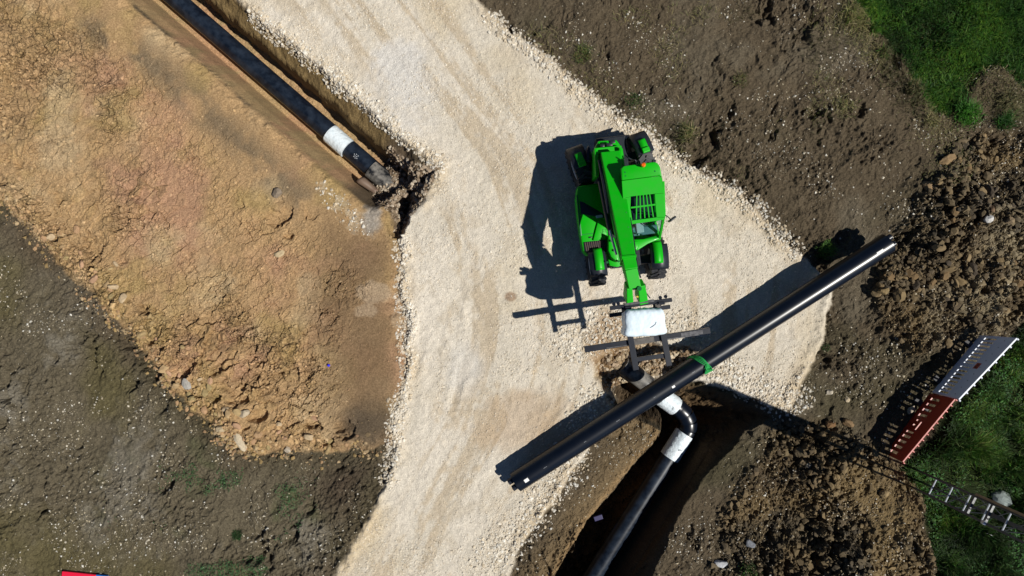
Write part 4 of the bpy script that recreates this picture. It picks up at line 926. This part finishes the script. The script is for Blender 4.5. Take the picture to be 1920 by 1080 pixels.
# pillars
rt = [P(1168,320,ZR-.08), P(1233,311,ZR-.08), P(1245,404,ZR-.08), P(1178,417,ZR-.08)]
rb_ = [fl_pts[0], fl_pts[1], P(1237,447,1.3), P(1183,451,1.3)]
for p, q in zip(rt, rb_): MB().bar(Vector((q.x, q.y, 1.25)), p, .07, .07, Vector((1, 0, 0))).build('cab_pillar', GP, th, bevel=.015)
MB().bar(P(1244,340,ZR-.09), P(1246,404,ZR-.09), .05, .06).build('door_rail', GP, th, bevel=.01)
MB().add([rt[3], rt[2], Vector((rb_[2].x, rb_[2].y, 1.32)), Vector((rb_[3].x, rb_[3].y, 1.32))], [(0, 1, 2, 3)]).build('windscreen', 'cab_glass', th)
MB().add([rt[1], rt[2], Vector((rb_[2].x, rb_[2].y, 1.4)), Vector((rb_[1].x, rb_[1].y, 1.4))], [(0, 1, 2, 3)]).build('door_glass', 'cab_glass', th)
MB().add([rt[0], rt[1], Vector((rb_[1].x, rb_[1].y, 1.43)), Vector((rb_[0].x, rb_[0].y, 1.43))], [(0, 1, 2, 3)]).build('rear_glass', 'cab_glass', th)
i0, i3 = rt[0], rt[3]; j0 = Vector((rb_[0].x, rb_[0].y, 1.42)); j3 = Vector((rb_[3].x, rb_[3].y, 1.36))
MB().hexa([i0, i3, j3, j0], [v+rgt*.035 for v in (i0, i3, j3, j0)]).build('sun_block_panel', 'black_plastic', th)  # opaque panel added to stop sun through the roof striking the bonnet
# cab front sill and the band over the right front wheel
MB().prism([P(1181,449,1.34), P(1206,448,1.34), P(1237,440,1.34), P(1239,447,1.34), P(1215,457,1.34), P(1198,468,1.34), P(1193,470,1.34), P(1182,458,1.34)], 1.05).build('front_sill', GP, th, bevel=.03, smooth=True)
# interior
MB().box(P(1207, 432, 1.40), (.72, .24, .16), Matrix.Rotation(YA, 3, 'Z')).build('dashboard', 'dash', th, bevel=.04)
MB().box(P(1199, 424, 1.48), (.20, .36, .10), Matrix.Rotation(YA, 3, 'Z')).build('console', 'light_grey', th, bevel=.02)
sw = [P(1214, 412, 1.62)+Vector((.17*math.cos(t_), .15*math.sin(t_), .07*math.sin(t_))) for t_ in np.linspace(0, 2*math.pi, 25)]
MB().tube(sw, .018, 8, False).build('steering_wheel', 'black_plastic', th, smooth=True)
MB().tube([P(1214, 412, 1.62), P(1212, 424, 1.42)], .03, 10).build('steering_column', 'black_plastic', th)
MB().box(P(1205, 385, 1.40), (.48, .46, .14), Matrix.Rotation(YA, 3, 'Z')).build('driver_seat', 'seat', th, bevel=.04)
MB().box(P(1203, 362, 1.62), (.48, .12, .55), Matrix.Rotation(YA, 3, 'Z')).build('seat_back', 'seat', th, bevel=.04)
for k, (x, y) in enumerate(((1186,430),(1192,438),(1198,440),(1204,441),(1222,424),(1228,432))):
    MB().tube([P(x, y, 1.38), P(x, y, 1.53)], .022, 8).build('control_lever', 'black_plastic' if k % 2 else 'light_grey', th)
MB().tube([P(1205,309,ZR+.02), P(1205,309,ZR+.07)], .05, 16).build('beacon_base', 'black_plastic', th)
MB().tube([P(1206,309,ZR+.07), P(1206,309,ZR+.17), P(1206,309,ZR+.22)], [.065, .06, .035], 18).build('beacon', 'orange_lens', th, smooth=True)
MB().tube([P(1196,306,ZR-.02), P(1191,300,ZR+.02), P(1184,300,ZR-.1)], .018, 8).build('beacon_cable', 'black_plastic', th)
MB().box(P(1226,302,ZR), (.10, .07, .09)).build('work_lamp', 'black_plastic', th, bevel=.02)
MB().tube([P(1246,402,2.1), P(1254,408,2.05), P(1258,412,1.98)], .014, 8).build('mirror_arm', 'black_plastic', th)
MB().box(P(1260, 411, 1.92), (.19, .06, .30), Matrix.Rotation(A(38), 3, 'Z')).build('mirror', 'black_plastic', th, bevel=.02)
# boom
B0 = P(1143, 293, 1.80); B1 = P(1177.5, 488, 3.06)
bd = (B1-B0).normalized()
MB().bar(B0, B1, .50, .46, w2=.335, h2_=.40).build('boom', GP, th, bevel=.02)
MB().bar(B0+bd*.35+rgt*-.242, B1-bd*.15+rgt*-.178, .012, .10).build('boom_side_shade', 'dark_green_paint', th)  # darker strip painting the shade of the boom's left side
B2 = P(1182, 508, 3.10); B3 = P(1189, 540, 3.10)
MB().bar(B1-bd*.2, B2, .315, .36).build('boom_extension', GP, th, bevel=.015)
MB().bar(B1-bd*.04+Vector((0,0,.01)), B1+bd*.02+Vector((0,0,.01)), .36, .43).build('boom_collar', GP, th, bevel=.01)
MB().bar(B2-(B3-B2)*.1, B3, .30, .34, w2=.30, h2_=.28).build('boom_extension', GP, th, bevel=.015)
for k in range(6):
    q = B0+bd*(.5+k*.42)+rgt*(.17-.014*k)+Vector((0, 0, .232-.004*k)); MB().tube([q, q+Vector((0, 0, .012))], .018, 8).build('boom_bolt', 'dark_green_paint', th)
MB().tube([B0+bd*.7-rgt*.33+Vector((0, 0, -.25)), B1-bd*.9-rgt*.30+Vector((0, 0, -.15))], .055, 14).build('lift_cylinder', 'black_plastic', th, smooth=True)
MB().tube([B1-bd*.95-rgt*.30+Vector((0, 0, -.15)), B1-bd*.2-rgt*.24+Vector((0, 0, -.12))], .03, 12).build('cylinder_rod', 'galvanised', th, smooth=True)
for k in range(3):
    o_ = rgt*(-.27-.03*k); MB().tube([B0+bd*.1+o_+Vector((0, 0, .12)), B0+bd*.9+o_+Vector((0, 0, .16)), B0+bd*1.7+o_*.95+Vector((0, 0, .1))], .014, 6).build('hose', 'black_plastic', th, smooth=True)
pr_('bonnet_seam', [(1085,400),(1137,408),(1137,409),(1085,401)], 1.106, 1.090, 'dark_green_paint', bevel=0)
pr_('bonnet_seam', [(1087,440),(1113,437),(1113,438),(1087,441)], 1.106, 1.090, 'dark_green_paint', bevel=0)
pr_('bonnet_latch', [(1104,444),(1110,443.5),(1110,446),(1104,446.5)], 1.120, 1.090, 'black_plastic', bevel=.004)
for (x0, y0, x1, y1) in ((1126,270,1134,276), (1137,268,1149,274), (1152,286,1159,292)):
    pr_('rear_fitting', [(x0,y0),(x1,y0-.8),(x1,y1-.8),(x0,y1)], 1.66, 1.44, 'black_plastic', bevel=.02)
MB().tube([P(1172,290,1.7), P(1178,296,1.75), P(1186,300,1.6)], .02, 6).build('hose', 'black_plastic', th, smooth=True)
for (x, y) in ((1146,452),(1152,470),(1160,490),(1139,492)):
    MB().tube([P(x,y,1.42), P(x,y,1.46)], .03, 10).build('frame_bolt', 'dark_green_paint', th)
# head
hd = [P(1181, 540, 2.84), P(1199, 537, 2.84)]
for k, (p, q, wd) in enumerate(((P(1178,534,3.12), P(1178,562,2.82), .14), (P(1200,530,3.12), P(1203,561,2.82), .18))):
    MB().bar(p, q, wd, .30, w2=wd*1.25, h2_=.45).build('boom_head', GP, th, bevel=.02)
MB().tube([P(1172,541,3.05), P(1210,536,3.05)], .06, 14).build('tilt_pin', 'steel_dark', th)
MB().tube([P(1199,541,3.25), P(1199,541,3.28)], .055, 16).build('pin_cap', 'dark_green_paint', th)
pr_('warning_sticker', [(1193,555),(1203,554),(1203,557),(1193,558)], 3.09, 3.06, 'yellow_print', bevel=0)
MB().tube([P(1209,540,2.95), P(1212,550,3.0), P(1219,559,2.95)], .014, 8).build('hose', 'black_plastic', th, smooth=True)
MB().tube([B1-bd*1.2+rgt*.24, B1-bd*.3+rgt*.22, B1+bd*.3+rgt*.20, P(1201,520,3.0)], .022, 8).build('hose', 'black_plastic', th, smooth=True)
# carriage and forks
SD = 'steel_dark'
MB().bar(P(1143.5,578,2.95), P(1259.5,562,2.95), .10, .10).build('carriage_bar', SD, th, bevel=.008)
MB().bar(P(1142.5,591.5,2.62), P(1256,575,2.62), .10, .12).build('carriage_bar', SD, th, bevel=.008)
for x, y in ((1170,577),(1229,568)):
    MB().bar(P(x, y, 3.0), P(x+1.5, y+13, 2.52), .13, .10, Vector((0, 1, 0))).build('carriage_upright', SD, th, bevel=.01)
MB().bar(P(1170,571,3.0), P(1226,563.5,3.0), .06, .08).build('carriage_rail', 'steel_worn', th, bevel=.008)
for x, y in ((1151,570),(1159,569),(1238,558),(1248,556)):
    MB().tube([P(x, y, 2.92), P(x, y, 3.06)], .045, 12).build('fork_latch', SD, th)
pr_('stop_block', [(1228,570),(1238,568.5),(1239,576),(1229,577.5)], 3.02, 2.9, 'timber_grey', bevel=.01)
FZ = 2.56
for (x0, y0, x1, y1) in ((1172, 578, 1193, 694), (1233, 570, 1255, 686)):
    p = P(x0, y0, FZ); q = P(x1, y1, FZ)
    MB().bar(p, q, .155, .06, w2=.145, h2_=.025).build('fork_tine', SD, th, bevel=.006)
    MB().bar(p+Vector((0, 0, -.03)), p+Vector((0, .03, .48)), .155, .06, Vector((0, 1, 0))).build('fork_shank', SD, th, bevel=.006)

# load carried on the forks
fb = empty('spreader_beam', P(1212, 638, 2.47), 'long dark steel beam carried crosswise under the raised forks', 'beam')
b0, b1 = P(1096, 655, 2.46), P(1331, 619.5, 2.46)
MB().bar(b0, b1, .15, .11).build('beam_body', SD, fb, bevel=.008)
dbm = (b1-b0).normalized()
MB().bar(b0+dbm*.55+Vector((0, -.045, .062)), b0+dbm*1.65+Vector((0, -.06, .062)), .022, .012).build('edge_strip', 'steel_worn', fb)  # pale strip drawn as the highlight on the beam's lower edge
MB().bar(b0+dbm*2.05+Vector((0, -.055, .062)), b1-dbm*.3+Vector((0, -.055, .062)), .035, .012).build('edge_strip', 'steel_worn', fb)
MB().bar(b0+dbm*1.16+Vector((0, .0, .075)), b0+dbm*1.76+Vector((0, .0, .075)), .15, .03).build('timber_pad', 'timber_grey', fb, bevel=.006)
MB().bar(b1-dbm*.75+Vector((0, 0, .060)), b1-dbm*.2+Vector((0, 0, .060)), .10, .01).build('worn_plate', 'steel_worn', fb)
o = MB().bar(P(1188, 675, FZ-.048), P(1250, 666, FZ-.048), .11, .06).build('tie_bar', SD, None, bevel=.006, loc=P(1219, 670, FZ-.05))
tag(o, 'short dark bar lying crosswise near the tips of the fork tines', 'steel bar')
# white sack: a rounded bag with tucked, wrinkled ends
bm = bmesh.new(); bmesh.ops.create_cube(bm, size=2); bmesh.ops.subdivide_edges(bm, edges=bm.edges, cuts=15, use_grid_fill=True)
R3 = Matrix.Rotation(A(3.5), 3, 'Z'); cen = P(1206, 604, 2.93); ex = .465; ey = .34; ez = .33
for v in bm.verts:
    p_ = v.co.copy(); d_ = p_.normalized()
    m_ = p_/max(abs(p_.x), abs(p_.y), abs(p_.z)); s3 = d_*(abs(d_.x)**9+abs(d_.y)**6+abs(d_.z)**6)**(-1/6.6)
    wr = .045*abs(math.sin(s3.x*7+2*s3.z+math.sin(s3.x*4)))*max(0, s3.y-.2)**2+.030*math.sin(s3.x*19+s3.y*5)*max(0, s3.y-.1)+.018*math.sin(s3.x*13-2*s3.y)*max(0, -s3.y-.4)+.010*math.sin(s3.x*6+s3.y*7)+.014*math.sin(s3.y*8)*max(0, -s3.x)
    v.co = cen+R3@Vector((s3.x*ex*(1-.05*s3.y), s3.y*ey, s3.z*ez))*(1+wr)
for f in bm.faces: f.smooth = True
me = bpy.data.meshes.new('white_sack'); 
for v in bm.verts: v.co -= cen
bm.to_mesh(me); bm.free(); me.materials.append(M['white_sack'])
o = bpy.data.objects.new('white_sack', me); C.objects.link(o); o.location = cen; WL[o.name] = cen
tag(o, 'plump white plastic sack sitting on the raised forks', 'sack')
cm = [(1219,615),(1224,612),(1229,608),(1231,603)]
MB().tube([P(x, y, 3.265) for x, y in cm], [.004, .012, .010, .003], 6).build('crease_shade', 'grey_print', o)  # grey line painting the shade of a fold

# ------------------------------------------------------------------ plastic barriers
def barrier(name, b0, b1, t0, t1, m, slots, nslot, label, knobs):
    """b0,b1 foot line; t0,t1 top line"""
    root = empty(name, (b0+b1)/2, label, 'barrier', 'plastic barriers by the grass')
    at = lambda u, v: (b0+(b1-b0)*u)*(1-v)+(t0+(t1-t0)*u)*v
    nrm = ((b1-b0).cross(t0-b0)).normalized(); th_ = .035
    us = sorted({0, 1}|{q for s in slots for q in (s[0], s[1])}); vs_ = sorted({0, 1}|{q for s in slots for q in (s[2], s[3])})
    cell = lambda u, v: any(s[0] < u < s[1] and s[2] < v < s[3] for s in slots)
    pb = MB(); keep = {}
    pt = {}
    for i, u in enumerate(us):
        for j, v in enumerate(vs_):
            for k in (0, 1): pt[i, j, k] = at(u, v)+nrm*th_*(k-.5)
    key = {q: n for n, q in enumerate(pt)}; fs = []
    solid = lambda i, j: 0 <= i < len(us)-1 and 0 <= j < len(vs_)-1 and not cell((us[i]+us[i+1])/2, (vs_[j]+vs_[j+1])/2)
    for i in range(len(us)-1):
        for j in range(len(vs_)-1):
            if not solid(i, j): continue
            for k in (0, 1): fs.append(tuple(key[q] for q in ((i, j, k), (i+1, j, k), (i+1, j+1, k), (i, j+1, k))))
            for di, dj, e in ((-1, 0, ((i, j), (i, j+1))), (1, 0, ((i+1, j), (i+1, j+1))), (0, -1, ((i, j), (i+1, j))), (0, 1, ((i, j+1), (i+1, j+1)))):
                if not solid(i+di, j+dj): fs.append(tuple(key[q] for q in ((*e[0], 0), (*e[1], 0), (*e[1], 1), (*e[0], 1))))
    pb.add(list(pt.values()), fs).build('panel', m, root)
    rail = MB().bar(at(0, 1), at(1, 1), .05, .05).build('top_rail', m, root, bevel=.01)
    for k in range(knobs):
        u = k/(knobs-1); p = at(u, 1.0); MB().tube([p-nrm*.02, p-nrm*.075], .026, 10).build('rail_stud', m, root)
    if m == 'white_plastic':
        for u in np.linspace(.06, .94, 9):
            p = at(u, .78)+nrm*(th_*.5+.001)*SGN; MB().tube([p, p+nrm*.006*SGN], .016, 8).build('rivet', 'grey_print', root)
    for u in (.18, .82):
        p = at(u, 0.02); q = nrm.copy(); q.z = 0; q.normalize()
        MB().box(p+Vector((0, 0, -.03)), (.16, .5, .06), Matrix.Rotation(math.atan2(q.y, q.x)-math.pi/2, 3, 'Z')).build('foot', 'rubber', root, bevel=.015)
    return root, at, nrm
SGN = 1
def rowslots(n, u0, u1, v0, v1, frac=.48, skip=()):
    out = []
    for k in range(n):
        if k in skip: continue
        c0 = u0+(u1-u0)*(k+.5)/n; hw = (u1-u0)/n*frac/2; out.append((c0-hw, c0+hw, v0, v1))
    return out
zb = .02
wb0 = P(1838, 629, .10); wb1 = P(1748, 736, .06); wt0 = P(1906, 634, 1.10); wt1 = P(1797, 749, 1.04)
ws_ = rowslots(16, .02, .98, .20, .54, .60, skip=(7, 8))
rw, at_w, nw = barrier('barrier', wb0, wb1, wt0, wt1, 'white_plastic', ws_+[(.445, .465, .2, .5), (.515, .535, .2, .5)], 16, 'white plastic road barrier leaning outward above the red one', 9)
def camside(n, p): return 1 if n.dot(Vector((0, 0, H))-p) > 0 else -1
k_ = camside(nw, at_w(.5, .5))
def plate(at, n, k, u0, u1, v0, v1, off=.022):
    return MB().hexa([at(u0, v0)+n*k*.018, at(u1, v0)+n*k*.018, at(u1, v1)+n*k*.018, at(u0, v1)+n*k*.018], [at(u0, v0)+n*k*off, at(u1, v0)+n*k*off, at(u1, v1)+n*k*off, at(u0, v1)+n*k*off])
plate(at_w, nw, k_, .44, .53, .60, .74).build('badge', 'label_red', rw)
bm_ = MB()
for (u, v) in ((.455, .67), (.475, .69), (.495, .65), (.512, .68)): bm_.hexa([at_w(u, v-.04)+nw*k_*.0225, at_w(u+.01, v-.04)+nw*k_*.0225, at_w(u+.01, v+.03)+nw*k_*.0225, at_w(u, v+.03)+nw*k_*.0225], [at_w(u, v-.04)+nw*k_*.024, at_w(u+.01, v-.04)+nw*k_*.024, at_w(u+.01, v+.03)+nw*k_*.024, at_w(u, v+.03)+nw*k_*.024])
bm_.build('badge_print', 'ink', rw)
rb0 = P(1744, 738, .06); rb1 = P(1659, 850, .03); rt0 = P(1790, 748, 1.02); rt1 = P(1692, 866, .98)
rs_ = rowslots(11, .03, .97, .20, .56, .46, skip=(4, 5, 6))+[(.40, .425, .28, .36), (.475, .50, .28, .36), (.42, .55, .50, .55), (.585, .615, .22, .55)]
rr_, at_r, nr_ = barrier('barrier', rb0, rb1, rt0, rt1, 'red_plastic', rs_, 11, 'red plastic road barrier at the edge of the grass below the white one', 12)

# ------------------------------------------------------------------ lattice mast in the grass
mb0 = G(1716, 906); 
f1p = P(1702, 909, 0); f2p = P(1716.5, 880, 0)
acr = (f2p-f1p); acr.z = 0; wdt = .50; acr = acr.normalized()*wdt; out = Vector((-acr.y, acr.x, 0)).normalized()
if out.dot(f1p) < 0: out = -out
mt = empty('lattice_mast', f1p+acr*.5, 'tall dark lattice mast with bright rungs standing in the grass at the lower right', 'mast')
zt = 7.7; MS = 'mast_steel'
legs = [f1p, f1p+acr, f1p+acr*.5+out*.34]
for L_ in legs:
    MB().tube([Vector((L_.x, L_.y, -.3)), Vector((L_.x, L_.y, zt))], .030, 10).build('leg', MS, mt, smooth=True)
k = 0; z_ = .98
while z_ < zt-.2:
    MB().tube([legs[0]+Vector((0, 0, z_)), legs[1]+Vector((0, 0, z_))], .020, 8).build('rung', 'galvanised', mt, smooth=True)
    a_, b_ = (0, 1) if k % 2 == 0 else (1, 0)
    MB().tube([legs[0]+Vector((0, 0, z_)), legs[1]+Vector((0, 0, z_+.68))], .012, 6).build('brace', MS, mt)
    MB().tube([legs[a_]+Vector((0, 0, z_)), legs[2]+Vector((0, 0, z_+.34))], .012, 6).build('brace', MS, mt)
    MB().tube([legs[b_]+Vector((0, 0, z_+.34)), legs[2]+Vector((0, 0, z_+.68))], .012, 6).build('brace', MS, mt)
    z_ += .70; k += 1
# inner section and board fixed to the mast's upper part
bc = f1p+acr*1.10+out*.10
MB().box(Vector((bc.x, bc.y, 5.15)), (.06, .34, 5.1), Matrix.Rotation(math.atan2(acr.y, acr.x), 3, 'Z')).build('board', 'board_tan', mt, bevel=.004)
bc = f1p+acr*.52+out*.22
MB().box(Vector((bc.x, bc.y, 5.2)), (.10, .08, 5.0), Matrix.Rotation(math.atan2(acr.y, acr.x), 3, 'Z')).build('inner_section', MS, mt, bevel=.01)
MB().box(Vector((f1p+acr*.5+out*.12).to_tuple()[:2]+(6.1,)), (.46, .03, 3.2), Matrix.Rotation(math.atan2(acr.y, acr.x), 3, 'Z')).build('shadow_plate', MS, mt, bevel=.004)  # unseen plate added above the view to make the mast's shadow solid
for zz in (2.55, 3.2):
    MB().bar(legs[0]+Vector((0, 0, zz)), legs[1]+Vector((0, 0, zz)), .07, .06).build('clamp', MS, mt, bevel=.008)
q = legs[0]+Vector((0, 0, 3.25)); MB().tube([q-out*.02, q-out*.10], .05, 12).build('pulley', 'galvanised', mt, smooth=True)
bc = f1p+acr*.5+out*.05
MB().box(Vector((bc.x, bc.y, 7.75)), (.62, .42, .12), Matrix.Rotation(math.atan2(acr.y, acr.x), 3, 'Z')).build('head_plate', MS, mt, bevel=.01)
wd_ = MB().bar(G(1836, 993, .12), G(1856, 1002, .12), .05, .04).build('steel_strip', 'light_grey', None, bevel=.005, loc=G(1835, 1006, .05)); tag(wd_, 'bright metal strip lying in the grass below the mast', 'metal strip')

# ------------------------------------------------------------------ small things
p = G(119, 1076, .05); q = G(196, 1084, .05); e = p+(q-p)*.82
rd_ = empty('striped_board', p, 'red board with a blue end lying at the bottom left edge of the picture', 'board')
MB().bar(p, e, .22, .07).build('red_length', 'rod_red', rd_, bevel=.01); MB().bar(e+(q-p)*.004, q+(q-p)*.1, .22, .07).build('blue_end', 'rod_blue', rd_, bevel=.01)
vb = P(1127, 985, -.85); vz = gzw(vb); 
o = MB().box(Vector((vb.x, vb.y, max(vz, -1.6)+.05)), (.27, .15, .10), Matrix.Rotation(A(18), 3, 'Z')).build('plastic_box', 'violet_plastic', None, bevel=.012, loc=Vector((vb.x, vb.y, max(vz, -1.6))))
tag(o, 'small violet plastic box on the side of the lower trench', 'box')
o = MB().tube([G(615, 684, .03), G(619, 686, .035)], .035, 10).build('bottle_cap', 'blue_plastic', None, bevel=.005, loc=G(617, 685)); tag(o, 'tiny bright blue plastic cap on the brown clay', 'cap')
